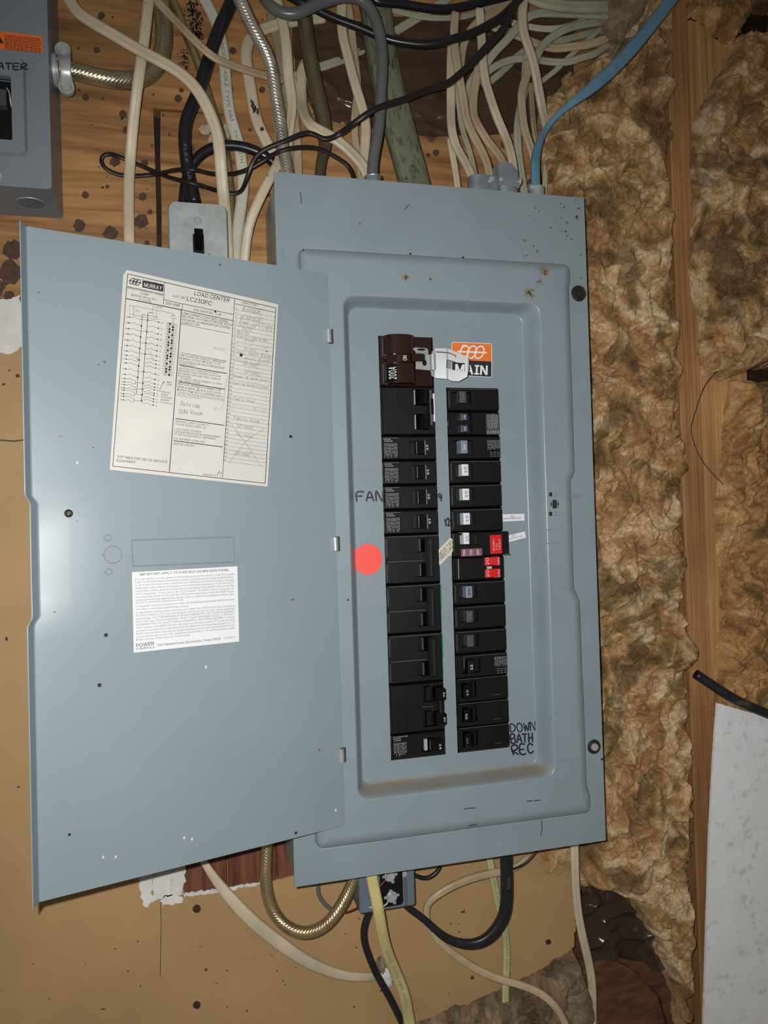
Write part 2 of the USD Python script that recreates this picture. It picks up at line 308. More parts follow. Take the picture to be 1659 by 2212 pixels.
def wood(name, cols, sc, bandw, knots=None, rough=.6, rot=(0, 0, 0)):
    n = {'g': ('geometry', {}), 'mp': ('mapping', dict(scale=sc, rotation=rot)), 'nz': ('noise_texture', dict(scale=1, detail=6, roughness=.62, distortion=.6)), 'r': ('rgb_ramp', {'ramp': list(zip((.28, .45, .58, .74), cols))}),
         'w': ('noise_texture', dict(scale=6, detail=3)), 'wr': ('map_range', dict(from_min=.3, from_max=.7, to_min=.78, to_max=1.16)), 'mm': ('mix', dict(mix_type='multiply', fac=1.0)), 'p': ('principled_bsdf', dict(roughness=rough, specular_ior_level=.35)), 'b': ('bump', dict(strength=.3, distance=.0012))}
    l = [('g.position', 'mp.vector'), ('mp.vector', 'nz.vector'), ('nz.fac', 'r.fac'), ('g.position', 'w.vector'), ('w.fac', 'wr.value'), ('r.color', 'mm.color1'), ('wr.result', 'mm.color2'), ('nz.fac', 'b.height'), ('b.normal', 'p.normal')]
    last = 'mm.color'
    if knots:
        n['wp'] = ('noise_texture', dict(scale=70, detail=3)); n['vm'] = ('mix', dict(mix_type='add', fac=.012)); n['v'] = ('voronoi_texture', dict(scale=knots[0], feature='f1')); n['rk'] = ('map_range', dict(from_min=knots[1], from_max=knots[1] + .05, to_min=1, to_max=0, clamp=True))
        n['c1'] = ('separate_color', {}); n['gt'] = ('math', dict(math_type='greater_than', value2=knots[2])); n['ml'] = ('math', dict(math_type='multiply')); n['mk'] = ('mix', dict(color2=knots[3])); n['m9'] = ('math', dict(math_type='multiply', value2=.85))
        l += [('g.position', 'wp.vector'), ('g.position', 'vm.color1'), ('wp.color', 'vm.color2'), ('vm.color', 'v.vector'), ('v.distance', 'rk.value'), ('v.color', 'c1.color'), ('c1.r', 'gt.value1'), ('rk.result', 'ml.value1'), ('gt.value', 'ml.value2'), ('ml.value', 'm9.value1'), ('m9.value', 'mk.fac'), (last, 'mk.color1')]; last = 'mk.color'
    l.append((last, 'p.base_color'))
    MAT[name] = usdkit.material(stage, L_ + name, n, l, surface='p.BSDF')
wood('plywood', [(.17, .082, .031), (.29, .146, .053), (.39, .205, .074), (.47, .265, .1)], (6, 6, 75), 1, knots=(22, .1, .7, (.075, .042, .024)))
wood('stud_wood', [(.2, .09, .034), (.29, .14, .054), (.36, .185, .074), (.43, .24, .105)], (420, 60, 6), 1)
wood('stud_wood_pale', [(.24, .12, .045), (.36, .19, .075), (.44, .25, .105), (.56, .36, .17)], (190, 60, 4), 1)
wood('red_wood', [(.055, .017, .009), (.105, .034, .017), (.145, .05, .026), (.19, .075, .038)], (120, 60, 14), 1)
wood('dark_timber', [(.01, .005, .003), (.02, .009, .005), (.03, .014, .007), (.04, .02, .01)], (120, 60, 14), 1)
wood('brown_board', [(.055, .025, .013), (.095, .043, .022), (.13, .06, .03), (.17, .08, .04)], (40, 40, 120), 1, rot=(0, .6, 0))
def fluff(name, cols, seed):  # ramp and grey mask paint tuft shading and pale highlights into the colour, plus dust
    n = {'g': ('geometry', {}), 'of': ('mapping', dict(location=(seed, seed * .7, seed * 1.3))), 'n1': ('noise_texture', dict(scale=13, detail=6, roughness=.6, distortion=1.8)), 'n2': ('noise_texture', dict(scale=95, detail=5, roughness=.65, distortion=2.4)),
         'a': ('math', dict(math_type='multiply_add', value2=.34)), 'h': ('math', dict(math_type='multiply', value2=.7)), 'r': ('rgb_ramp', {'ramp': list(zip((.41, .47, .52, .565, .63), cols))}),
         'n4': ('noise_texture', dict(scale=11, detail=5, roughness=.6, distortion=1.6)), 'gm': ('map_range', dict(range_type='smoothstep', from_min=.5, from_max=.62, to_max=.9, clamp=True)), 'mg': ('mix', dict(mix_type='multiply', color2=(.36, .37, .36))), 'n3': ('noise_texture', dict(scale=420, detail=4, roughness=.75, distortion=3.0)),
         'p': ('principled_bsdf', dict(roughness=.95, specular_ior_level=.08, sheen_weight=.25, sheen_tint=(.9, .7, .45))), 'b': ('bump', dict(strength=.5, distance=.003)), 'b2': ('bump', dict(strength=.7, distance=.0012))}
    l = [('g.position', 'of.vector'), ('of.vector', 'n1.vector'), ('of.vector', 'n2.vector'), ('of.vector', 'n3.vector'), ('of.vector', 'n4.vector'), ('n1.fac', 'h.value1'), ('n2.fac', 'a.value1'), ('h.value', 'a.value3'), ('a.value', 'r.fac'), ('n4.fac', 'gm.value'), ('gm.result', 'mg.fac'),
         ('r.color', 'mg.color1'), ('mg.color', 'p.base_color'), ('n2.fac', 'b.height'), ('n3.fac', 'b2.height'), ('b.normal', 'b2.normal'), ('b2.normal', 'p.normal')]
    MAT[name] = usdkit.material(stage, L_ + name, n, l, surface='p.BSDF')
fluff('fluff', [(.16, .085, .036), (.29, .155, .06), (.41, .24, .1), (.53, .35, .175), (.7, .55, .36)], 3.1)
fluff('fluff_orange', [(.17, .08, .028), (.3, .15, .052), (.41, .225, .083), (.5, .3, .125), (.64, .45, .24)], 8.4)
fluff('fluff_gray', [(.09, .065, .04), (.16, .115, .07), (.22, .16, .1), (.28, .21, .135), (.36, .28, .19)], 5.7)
plain('fibre', (.36, .245, .125), .8, spec=.1)
MAT['plastic_film'] = usdkit.material(stage, L_ + 'plastic_film', {'g': ('geometry', {}), 'n': ('noise_texture', dict(scale=22, detail=4)), 'b': ('bump', dict(strength=.35, distance=.006)), 'p': ('principled_bsdf', dict(base_color=(.07, .052, .043), roughness=.2)), 't': ('transparent_bsdf', dict(color=(.6, .53, .48))), 'm': ('mix_closure', dict(fac=.45))},
    [('g.position', 'n.vector'), ('n.fac', 'b.height'), ('b.normal', 'p.normal'), ('t.BSDF', 'm.closure1'), ('p.BSDF', 'm.closure2')], surface='m.closure')
# ================================================================== SETTING
WY, DY = 0.100, 0.0885          # plywood face, drywall face
def Q(pts, y): return Polygon([tuple(PX(a, b, y)) for a, b in pts]).buffer(0)
wall = thing('wall_back', None, None, kind='structure')
# plywood sheet with the saw cuts of an old patch left open
ply = sbox(-0.95, -0.52, 0.318, 0.95)
zt = PX(333, 238, WY); zl = PX(345, 560, WY)
cut = Q([(331, 233), (347, 238), (346, 330), (349, 450), (350, 900), (341, 900), (338, 450), (334, 320)], WY).union(Q([(340, 236), (420, 241), (485, 247), (485, 250), (420, 245), (340, 240)], WY))
obj('plywood_board', ext_xz(ply.difference(cut).difference(sbox(.1765, -.53, .4, -.27)), WY, WY + .018), 'plywood', wall)
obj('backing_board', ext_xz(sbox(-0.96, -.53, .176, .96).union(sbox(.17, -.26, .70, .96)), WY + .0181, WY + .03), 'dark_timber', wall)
# drywall, cut back raggedly around the panel
def ragged(poly, amp, seed, step=.004):
    g = np.random.default_rng(seed); out = []
    for p in polys(poly):
        ln = LineString(p.exterior.coords); n = int(ln.length / step); q = np.array([ln.interpolate(i / n, normalized=True).coords[0] for i in range(n)])
        out.append(Polygon(q + g.normal(0, amp, q.shape)).buffer(0))
    return shapely.union_all(out)
dw = Q([(-420, 712), (398, 712), (394, 1934), (470, 1926), (560, 1909), (632, 1893), (690, 1880), (700, 1700), (1238, 1700), (1239, 1880), (1243, 1960), (1241, 2045), (1196, 2078), (1120, 2118), (1020, 2165), (900, 2208), (880, 2560), (-420, 2560)], DY)
wf = thing('wall_front', None, None, kind='structure')
obj('drywall_sheet', ext_xz(ragged(dw, .0007, 3).simplify(.0002), DY, WY - .0005), 'tan_drywall', wf)
# paper joint, chipped gypsum edges, filler
ink = Ink(on_plane((0, DY, 0), YN, .0003)); ink.line([(-60, 948), (5, 951), (30, 953), (55, 950), (110, 952)], 3.0); ink.line([(347, 1935), (348, 2000), (346, 2110)], 1.2)
obj('paper_joint', ink.mesh(), 'dark_line', wf)
def slab(pts, y, th, mat, parent, name, seed, label=None, amp=.0006):
    return obj(name, ext_xz(ragged(Q(pts, y), amp, seed, .003), y - th, y + .0002), mat, parent, label=label)
for i, (k, pts) in enumerate([('filler_patch', [(-80, 690), (20, 668), (46, 672), (58, 700), (60, 745), (40, 752), (20, 762), (-80, 770)]), ('filler_patch', [(-80, 650), (10, 648), (40, 640), (56, 660), (57, 690), (-80, 700)]), ('filler_patch', [(332, 1886), (368, 1874), (370, 1932), (330, 1948)]), ('filler_patch', [(298, 1896), (330, 1886), (332, 1952), (310, 1958)]), ('filler_patch', [(368, 1932), (392, 1934), (396, 1950), (350, 1956), (345, 1944)])]):
    slab(pts, DY, .0006 + .0003 * (i % 2), 'spackle', wf, k, 40 + i, amp=.0012)
slab([(396, 1929), (470, 1919), (520, 1912), (565, 1903), (566, 1908), (520, 1918), (470, 1927), (396, 1937)], DY, .0012, 'gypsum', wf, 'chipped_edge', 51, 'white crumbled gypsum edge')
slab([(368, 1872), (400, 1868), (399, 1900), (392, 1932), (366, 1932)], DY, .0016, 'gypsum', wf, 'chipped_edge', 52, 'white crumbled gypsum edge')
for px, py, r in [(425, 1963, 9), (425, 2171, 8.5), (1185, 2035, 6)]:
    ink = Ink(on_plane((0, DY, 0), YN, .0004)); ink.blob(px, py, r, px, rough=.12); obj('screw_hole', ink.mesh(), 'hole_brown', wf)
ink = Ink(on_plane((0, DY, 0), YN, .00035)); g = np.random.default_rng(5)
for k in range(60):
    ink.blob(g.uniform(20, 1200), g.uniform(1960, 2190), g.uniform(.6, 2.2), k)
for k in range(9): ink.blob(*[(20, 800), (8, 830), (38, 812), (14, 1380), (40, 1700), (1000, 1970), (445, 2095), (1020, 2112), (223, 2180)][k], 3 + k % 3, k + 100, ry=1.6 + k % 4)
obj('dirt_speck', ink.mesh(), 'wood_stain', wf, kind='stuff')
# reddish timber seen through the notch beside the panel: three boards
x0, x1 = PX(385, 1900, .095)[0], PX(700, 1900, .095)[0]
for k in range(3):
    a, b = x0 + (x1 - x0) * k / 3, x0 + (x1 - x0) * (k + 1) / 3 - .0012
    obj('notch_board', cbox(a, b, .0905, .0998, -.46, -.2, .0012), 'red_wood', wf)
# dark stains and knots on the plywood
ink = Ink(on_plane((0, WY, 0), YN, .0003))
for k, (px, py, r) in enumerate([(219, 34, 8), (209, 108, 7), (185, 210, 8), (266, 247, 9), (385, 213, 8), (503, 110, 8), (498, 194, 6), (273, 281, 8), (184, 421, 8), (171, 487, 13), (239, 504, 15), (308, 425, 9), (305, 478, 16), (248, 349, 11), (312, 352, 8), (30, 540, 22), (22, 590, 26), (-20, 620, 30), (232, 403, 4), (222, 405, 3), (324, 458, 6), (392, 195, 5), (540, 280, 4), (566, 194, 7), (130, 545, 6), (20, 640, 12), (515, 500, 8), (318, 525, 6), (575, 420, 9), (1150, 395, 10), (942, 330, 7), (925, 335, 5)]):
    ink.blob(px, py, r, k, rough=.3)
for k in range(40): ink.blob(g.uniform(140, 590), g.uniform(5, 520), g.uniform(1, 3.4), k + 50)
obj('wood_stain', ink.mesh(), 'wood_stain', wall, kind='stuff')
ink = Ink(on_plane((0, WY, 0), YN, .0004))
for k in range(260):
    t = g.random(); ink.blob(416 + g.normal(0, 8) + 12 * t, 4 + 86 * t + g.normal(0, 3), g.uniform(.5, 2.1), k + 200, ry=g.uniform(.8, 3.6), rough=.9)
for k in range(110):
    t = g.random(); ink.blob(398 + g.normal(0, 7), 105 + 55 * t, g.uniform(.4, 1.6), k + 300, ry=g.uniform(.6, 3), rough=.9)
obj('mould_stain', ink.mesh(), 'char', wall, kind='stuff')
for pts in ([(345, 247), (480, 258), (492, 300), (460, 330), (430, 300), (440, 275), (400, 262), (350, 262)],):
    pass
ink = Ink(on_plane((0, WY, 0), YN, .0005)); ink.blob(446, 280, 16, 1, ry=11); ink.blob(462, 300, 12, 2, ry=18, rough=.6); ink.blob(488, 285, 9, 3, ry=16)
obj('white_residue', ink.mesh(), 'residue', wall)

# studs
def stud(pts, mat, label, y0, y1):
    p = Q(pts, y0)
    return obj('wall_stud', ext_xz(p, y0, y1), mat, label=label, cat='stud')
SY = .078
obj('wall_stud', cbox(.3365, .3672, SY, SY + .09, -.9, .9, .0015), 'stud_wood', label='reddish brown wooden stud left of the pair, full height beside the insulation', cat='stud')
obj('wall_stud', cbox(.3682, .4405, SY + .004, SY + .09, -.9, .9, .0015), 'stud_wood_pale', label='paler grooved wooden stud right of the pair, half buried in insulation', cat='stud')

# ------------------------------------------------------------------ insulation
def fluffy(pts, y0, bulge, amp, seed, mat, name, label, cat='insulation', step=.0017, back=.115, edge=.016, group=None, tufts=900, tilt=(0, 0), ridge=1.0):
    poly = Q(pts, y0); x0, z0, x1, z1 = poly.bounds; m = .006
    xs, zs = np.arange(x0 - m, x1 + m, step), np.arange(z0 - m, z1 + m, step); X, Z = np.meshgrid(xs, zs)
    pt = shapely.points(X.ravel(), Z.ravel()); shapely.prepare(poly)
    sd = np.where(shapely.contains(poly, pt), 1, -1) * shapely.distance(poly.exterior, pt); sd = sd.reshape(X.shape)
    N = lambda sc, s_, w=0: meshkit.fbm(np.stack([X * sc + w, Z * sc, np.full_like(X, s_)], -1), 4, seed + int(s_))
    wx, wz = (N(26, 1) - .5) * .05, (N(26, 2) - .5) * .05
    Wp = np.stack([(X + wx), (Z + wz), np.full_like(X, seed * .37)], -1)
    big = meshkit.fbm(Wp * 17, 3, seed + 7); mid = np.sqrt(np.clip(3.2 * np.abs(meshkit.fbm(Wp * np.array([36, 30, 1]), 3, seed + 9) - .5), 0, 1)); w2 = (meshkit.fbm(Wp * 70, 3, seed + 4) - .5) * .03
    fine = np.sqrt(np.clip(3 * np.abs(meshkit.fbm((Wp + w2[..., None]) * np.array([105, 85, 1]), 3, seed + 11) - .5), 0, 1)); hair = meshkit.fbm((Wp + w2[..., None] * 1.5) * np.array([330, 330, 1]), 2, seed + 13)
    sd2 = sd + (N(60, 3) - .5) * .014
    e = np.clip(sd2 / edge, 0, 1); e = np.sqrt(1 - (1 - e) ** 2)
    h = bulge * (.45 + .55 * e) + amp * ((big - .5) * 1.7 + ridge * (mid - .65) * .66 + (fine - .6) * .13 + (hair - .5) * .12)
    Y = y0 + .012 - h * np.clip(e * 1.2, 0, 1) + (1 - e) * .012 + tilt[0] * (X - x0) + tilt[1] * (Z - z0)
    Y = np.minimum(Y, back)
    ok = sd2 > -.001; idx = -np.ones(X.shape, int); idx[ok] = np.arange(ok.sum())
    q = np.stack([idx[:-1, :-1], idx[:-1, 1:], idx[1:, 1:], idx[1:, :-1]], -1).reshape(-1, 4); q = q[(q >= 0).all(1)]
    v = np.stack([X[ok], Y[ok], Z[ok]], 1); f = np.vstack([q[:, [0, 1, 2]], q[:, [0, 2, 3]]])
    th = thing(name, label, cat, (0, 0, 0), group)
    ed = np.sort(np.vstack([f[:, [0, 1]], f[:, [1, 2]], f[:, [2, 0]]]), 1); u_, c_ = np.unique(ed, axis=0, return_counts=True); be = u_[c_ == 1]; n0 = len(v)
    bk = v.copy(); bk[:, 1] = np.maximum(back, v[:, 1] + .001)
    obj('batt', (np.vstack([v, bk]), np.vstack([f, f[:, ::-1] + n0, np.stack([be[:, 0], be[:, 1], be[:, 1] + n0], 1), np.stack([be[:, 0], be[:, 1] + n0, be[:, 0] + n0], 1)])), mat, th, smooth=60)
    # loose fibres standing off the surface
    gg = np.random.default_rng(seed); P_, W_, cnt = [], [], []
    pick = gg.choice(np.nonzero(e[ok] > .7)[0], tufts)
    for i in pick:
        b = v[i]; L = gg.uniform(.004, .012); a = gg.uniform(0, 2 * np.pi); cu = gg.normal(0, 1.2); t = np.linspace(0, 1, 5)
        ang = a + cu * t; d = np.stack([np.cos(ang), -np.sin(np.pi * t) * .25, np.sin(ang)], 1) * L / 4
        P_.append(b + np.array([0, -.0004, 0]) + np.cumsum(d, 0)); cnt.append(5)
    if cnt:
        path = numbered(th, 'loose_fibre'); cv = UsdGeom.BasisCurves.Define(stage, path); cv.CreateTypeAttr('linear')
        cv.CreatePointsAttr(Vt.Vec3fArray.FromNumpy(np.vstack(P_).astype(np.float32))); cv.CreateCurveVertexCountsAttr(Vt.IntArray(cnt)); cv.CreateWidthsAttr(Vt.FloatArray([.00016])); cv.SetWidthsInterpolation('constant')
        UsdShade.MaterialBindingAPI.Apply(cv.GetPrim()).Bind(MAT['fibre']); meta(cv.GetPrim(), kind='stuff')
    return th
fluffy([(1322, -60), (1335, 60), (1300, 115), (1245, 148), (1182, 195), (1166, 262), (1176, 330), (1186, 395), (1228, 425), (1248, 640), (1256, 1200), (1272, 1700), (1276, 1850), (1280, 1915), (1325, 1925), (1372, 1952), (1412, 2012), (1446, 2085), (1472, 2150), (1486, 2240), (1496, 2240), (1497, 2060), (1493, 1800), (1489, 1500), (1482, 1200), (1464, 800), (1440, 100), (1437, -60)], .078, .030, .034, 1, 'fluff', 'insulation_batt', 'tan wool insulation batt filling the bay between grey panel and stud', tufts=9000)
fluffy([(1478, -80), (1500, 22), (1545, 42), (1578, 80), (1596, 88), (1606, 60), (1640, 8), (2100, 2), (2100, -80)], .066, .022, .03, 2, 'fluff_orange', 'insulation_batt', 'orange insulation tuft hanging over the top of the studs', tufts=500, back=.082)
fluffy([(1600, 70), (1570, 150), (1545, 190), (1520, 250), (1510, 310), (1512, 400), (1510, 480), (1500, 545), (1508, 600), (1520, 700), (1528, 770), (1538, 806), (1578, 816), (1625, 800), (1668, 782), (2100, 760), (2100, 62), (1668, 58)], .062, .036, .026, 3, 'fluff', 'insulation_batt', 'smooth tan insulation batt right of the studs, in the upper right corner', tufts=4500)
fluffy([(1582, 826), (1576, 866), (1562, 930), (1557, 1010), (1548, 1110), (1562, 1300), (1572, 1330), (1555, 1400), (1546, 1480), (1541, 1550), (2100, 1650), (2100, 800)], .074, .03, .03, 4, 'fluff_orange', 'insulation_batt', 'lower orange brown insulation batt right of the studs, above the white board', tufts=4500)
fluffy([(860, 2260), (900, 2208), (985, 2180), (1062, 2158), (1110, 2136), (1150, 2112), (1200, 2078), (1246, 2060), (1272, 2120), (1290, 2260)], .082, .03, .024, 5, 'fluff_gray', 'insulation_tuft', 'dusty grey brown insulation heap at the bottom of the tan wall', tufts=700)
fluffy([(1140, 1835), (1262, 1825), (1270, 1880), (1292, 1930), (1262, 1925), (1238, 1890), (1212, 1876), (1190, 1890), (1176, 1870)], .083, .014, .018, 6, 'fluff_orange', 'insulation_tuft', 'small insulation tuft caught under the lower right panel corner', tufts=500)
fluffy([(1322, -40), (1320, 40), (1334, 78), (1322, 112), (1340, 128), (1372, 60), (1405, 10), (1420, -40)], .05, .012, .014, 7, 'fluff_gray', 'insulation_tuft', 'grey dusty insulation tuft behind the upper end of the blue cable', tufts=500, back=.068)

# plastic film behind the cables and in the stud bay at the bottom
def film(pts, y, amp, seed, label):
    poly = Q(pts, y); x0, z0, x1, z1 = poly.bounds; st = .0014
    X, Z = np.meshgrid(np.arange(x0, x1, st), np.arange(z0, z1, st)); ok = shapely.contains(poly, shapely.points(X.ravel(), Z.ravel())).reshape(X.shape)
    gr = ok.copy(); gr[1:] |= ok[:-1]; gr[:-1] |= ok[1:]; gr2 = gr.copy(); gr2[:, 1:] |= gr[:, :-1]; gr2[:, :-1] |= gr[:, 1:]; new = gr2 & ~ok
    for i_, j_ in zip(*np.nonzero(new)):
        c_ = poly.exterior.interpolate(poly.exterior.project(Point(X[i_, j_], Z[i_, j_]))); X[i_, j_], Z[i_, j_] = c_.x, c_.y
    ok = gr2
    r = 1 - 2 * np.abs(meshkit.fbm(np.stack([X * 16, Z * 30, X * 0 + seed], -1), 3, seed) - .5); Y = y - amp * (r ** 3) - amp * .6 * meshkit.fbm(np.stack([X * 60, Z * 60, X * 0], -1), 2, seed)
    idx = -np.ones(X.shape, int); idx[ok] = np.arange(ok.sum()); q = np.stack([idx[:-1, :-1], idx[:-1, 1:], idx[1:, 1:], idx[1:, :-1]], -1).reshape(-1, 4); q = q[(q >= 0).all(1)]
    obj('plastic_film', (np.stack([X[ok], Y[ok], Z[ok]], 1), np.vstack([q[:, [0, 1, 2]], q[:, [0, 2, 3]]])), 'plastic_film', smooth=True, label=label, cat='plastic sheet')
film([(628, 60), (900, 40), (1240, 40), (1230, 200), (1180, 290), (1040, 300), (930, 300), (800, 285), (690, 262), (640, 200)], .0985, .007, 3, 'wrinkled dark plastic sheet behind the cables above the panel')
film([(1244, 1880), (1300, 1890), (1400, 1930), (1450, 2050), (1432, 2082), (1402, 2088), (1380, 2072), (1330, 2062), (1258, 2070)], .104, .010, 8, 'wrinkled dark plastic sheet in the stud bay below the panel')
# timber offcuts low in the stud bay
def offcut(pts, y0, y1, mat, label): return obj('timber_block', ext_xz(Q(pts, y0), y0, y1), mat, label=label, cat='timber')
offcut([(1248, 2074), (1310, 2066), (1362, 2092), (1420, 2150), (1450, 2260), (1242, 2260)], .1, .1055, 'brown_board', 'brown timber block in the stud bay, left of the one under the plastic sheet')
offcut([(1312, 2064), (1382, 2078), (1500, 2060), (1560, 2260), (1455, 2260), (1424, 2150), (1366, 2092)], .106, .135, 'brown_board', 'dark brown timber block under the lower plastic sheet')
obj('bay_backing', cbox(.17, 1.3, .125, .14, -.95, .95), 'brown_board', wall)
# white scrap board leaning in front of the stud
wb = Q([(1550, 1519), (1600, 1534), (1659, 1549), (2100, 1600), (2100, 2300), (1518, 2300), (1521, 2200), (1527, 2000), (1533, 1800), (1541, 1650)], .045)
obj('white_board', ext_xz(ragged(wb, .00013, 9, .005), .045, .0485), 'white_board', label='scrap of white speckled wallboard leaning in the lower right corner', cat='board')
# ================================================================== BREAKER PANEL
panel = thing('breaker_panel', 'large grey electrical panel with its door swung open to the left', 'electrical panel', (0, .1, -.35))
PW0, PW1, PZ0, PZ1 = -.1685, .1685, -.3486, .3486
# enclosure: an open-fronted sheet metal box
en = m3.Manifold.cube([.333, .0985, .690]).translate([-.1665, .0012, -.345]) - m3.Manifold.cube([.330, .098, .687]).translate([-.165, -.0005, -.3435])
obj('enclosure', en, 'galvanized', panel)
for zz in (.236, .17):
    obj('knockout', cat_([ring((-.1665, .05, zz - .03), (1, 0, 0), r, .0007) for r in (.012, .019, .027)]), 'galvanized', panel)
# cover: pressed sheet with raised frame, sunken well and two openings for the breakers
def rnd(poly, r): return poly.buffer(-r).buffer(2 * r).buffer(-r)
bump = Polygon([(-.147, .2740), (.1395, .2740), (.1468, .2740), (.1468, .254), (.1452, .250), (.1452, .050), (.1398, .040), (.1394, -.074), (.1456, -.088), (.1466, -.285), (.1500, -.296), (.1500, -.3152), (-.147, -.3142)])
bump = bump.buffer(-.007).buffer(.007); bump = bump.buffer(.004).buffer(-.012).buffer(.008)
well_o = sbox(-.1055, -.2695, .1066, .2275).buffer(-.012).buffer(.012); well_i = sbox(-.0955, -.2622, .0958, .2212).buffer(-.010).buffer(.010)
nb = sbox(.1045, .0215-.036, .112, .0215 - .0145)
CX = [(-.0650, -.0062), (.0070, .0650)]; CZ = [(.1935, -.2410), (.1412, -.2410)]
def grid1(a, b, lines, dense, st=.0026, fine=.0007):
    g_ = [a, b] + list(lines)
    for c0, c1 in dense: g_ += list(np.arange(c0, c1, fine))
    g_ += list(np.arange(a, b, st)); g_ = np.unique(np.round(g_, 6)); keep = [g_[0]]
    for q in g_[1:]:
        if q - keep[-1] > .00035: keep.append(q)
        elif q in np.round(lines, 6): keep[-1] = q
    return np.array(keep)
gx = grid1(PW0, PW1, [c for p_ in CX for c in p_], [(-.150, -.134), (-.109, -.090), (.090, .110), (.128, .1515)])
gz = grid1(PZ0, PZ1, sorted({c for p_ in CZ for c in p_}), [(.256, .276), (.214, .231), (-.274, -.256), (-.318, -.298), (.036, .052), (-.092, -.070)], st=.004)
X, Z = np.meshgrid(gx, gz); pt = shapely.points(X.ravel(), Z.ravel())
def sdf(poly): return (np.where(shapely.contains(poly, pt), 1, -1) * shapely.distance(poly.exterior, pt)).reshape(X.shape)
sb_, so, si = sdf(bump), sdf(well_o), sdf(well_i)
t = np.clip(sb_ / .0125, 0, 1); Yc = -.0102 * np.where(sb_ > 0, (1 - (1 - t) ** 2) * .62 + .38 * np.clip(sb_ / .0013, 0, 1), 0)
tw = np.clip(so / np.maximum(so - si, 1e-5), 0, 1)
sm = lambda u: np.where(u < .5, 2 * u * u, 1 - 2 * (1 - u) ** 2) * .55 + u * .45
Yc = Yc + .0222 * sm(tw) + .0011 * np.exp(-((sb_ + .0002) / .0009) ** 2)
inside = lambda k: (X[:-1, :-1] >= CX[k][0] - 1e-6) & (X[1:, 1:] <= CX[k][1] + 1e-6) & (Z[1:, 1:] <= CZ[k][0] + 1e-6) & (Z[:-1, :-1] >= CZ[k][1] - 1e-6)
hole = inside(0) | inside(1)
idx = np.arange(X.size).reshape(X.shape); q = np.stack([idx[:-1, :-1], idx[:-1, 1:], idx[1:, 1:], idx[1:, :-1]], -1)[~hole]
front = np.stack([X, Yc, Z], -1).reshape(-1, 3); f = np.vstack([q[:, [0, 1, 2]], q[:, [0, 2, 3]]])
ed = np.sort(np.vstack([f[:, [0, 1]], f[:, [1, 2]], f[:, [2, 0]]]), 1); u_, c_ = np.unique(ed, axis=0, return_counts=True); be = u_[c_ == 1]
n0 = len(front); allv = np.vstack([front, front + [0, .0014, 0]]); wallf = np.vstack([np.stack([be[:, 0], be[:, 1], be[:, 1] + n0], 1), np.stack([be[:, 0], be[:, 1] + n0, be[:, 0] + n0], 1)])
# dried brown dust lies on the lower ledge of the well: mixed in by position and slope of that ledge
_n = {'g': ('geometry', {}), 's': ('separate_xyz', {}), 'z1': ('map_range', dict(range_type='smoothstep', from_min=-.2585, from_max=-.263, clamp=True)), 'z2': ('map_range', dict(range_type='smoothstep', from_min=-.272, from_max=-.2685, clamp=True)), 'y': ('map_range', dict(from_min=-.0085, from_max=-.004, clamp=True)),
    'x1': ('map_range', dict(from_min=-.108, from_max=-.1, clamp=True)), 'x2': ('map_range', dict(from_min=.108, from_max=.1, clamp=True)), 'xx': ('math', dict(math_type='multiply')), 'a': ('math', dict(math_type='multiply')), 'b': ('math', dict(math_type='multiply')), 'c': ('math', dict(math_type='multiply')), 'd': ('math', dict(math_type='multiply')), 'n': ('noise_texture', dict(scale=35, detail=5)), 'nr': ('map_range', dict(from_min=.2, from_max=.7, to_min=.4, to_max=.95)),
    'v': ('noise_texture', dict(scale=13, detail=5, roughness=.6)), 'r': ('rgb_ramp', {'ramp': [(.3, [c * .95 for c in GRAY]), (.7, [c * 1.06 for c in GRAY])]}), 'm': ('mix', dict(color2=(.225, .185, .13))), 'bn': ('noise_texture', dict(scale=900, detail=2)), 'bp': ('bump', dict(strength=.05, distance=.001)), 'p': ('principled_bsdf', dict(roughness=.33, specular_ior_level=.55))}
_l2 = [('g.position', 's.vector'), ('s.z', 'z1.value'), ('s.z', 'z2.value'), ('s.y', 'y.value'), ('s.x', 'x1.value'), ('s.x', 'x2.value'), ('z1.result', 'a.value1'), ('z2.result', 'a.value2'), ('a.value', 'b.value1'), ('y.result', 'b.value2'), ('b.value', 'c.value1'), ('x1.result', 'xx.value1'), ('x2.result', 'xx.value2'), ('xx.value', 'c.value2'), ('g.position', 'n.vector'), ('n.fac', 'nr.value'), ('c.value', 'd.value1'), ('nr.result', 'd.value2'),
     ('g.position', 'v.vector'), ('v.fac', 'r.fac'), ('r.color', 'm.color1'), ('d.value', 'm.fac'), ('g.position', 'bn.vector'), ('bn.fac', 'bp.height'), ('bp.normal', 'p.normal')]
_n.update({'rn': ('noise_texture', dict(scale=260, detail=5, roughness=.7, distortion=.8)), 'rr2': ('rgb_ramp', {'ramp': [(.0, (.2, .21, .2)), (.35, (.19, .175, .12)), (.55, (.115, .085, .035)), (.72, (.03, .02, .012)), (1., (.02, .013, .008))]}), 'ra': ('map_range', dict(range_type='smoothstep', from_min=.05, from_max=.42, clamp=True)), 'mr': ('mix', {})})
_last = None
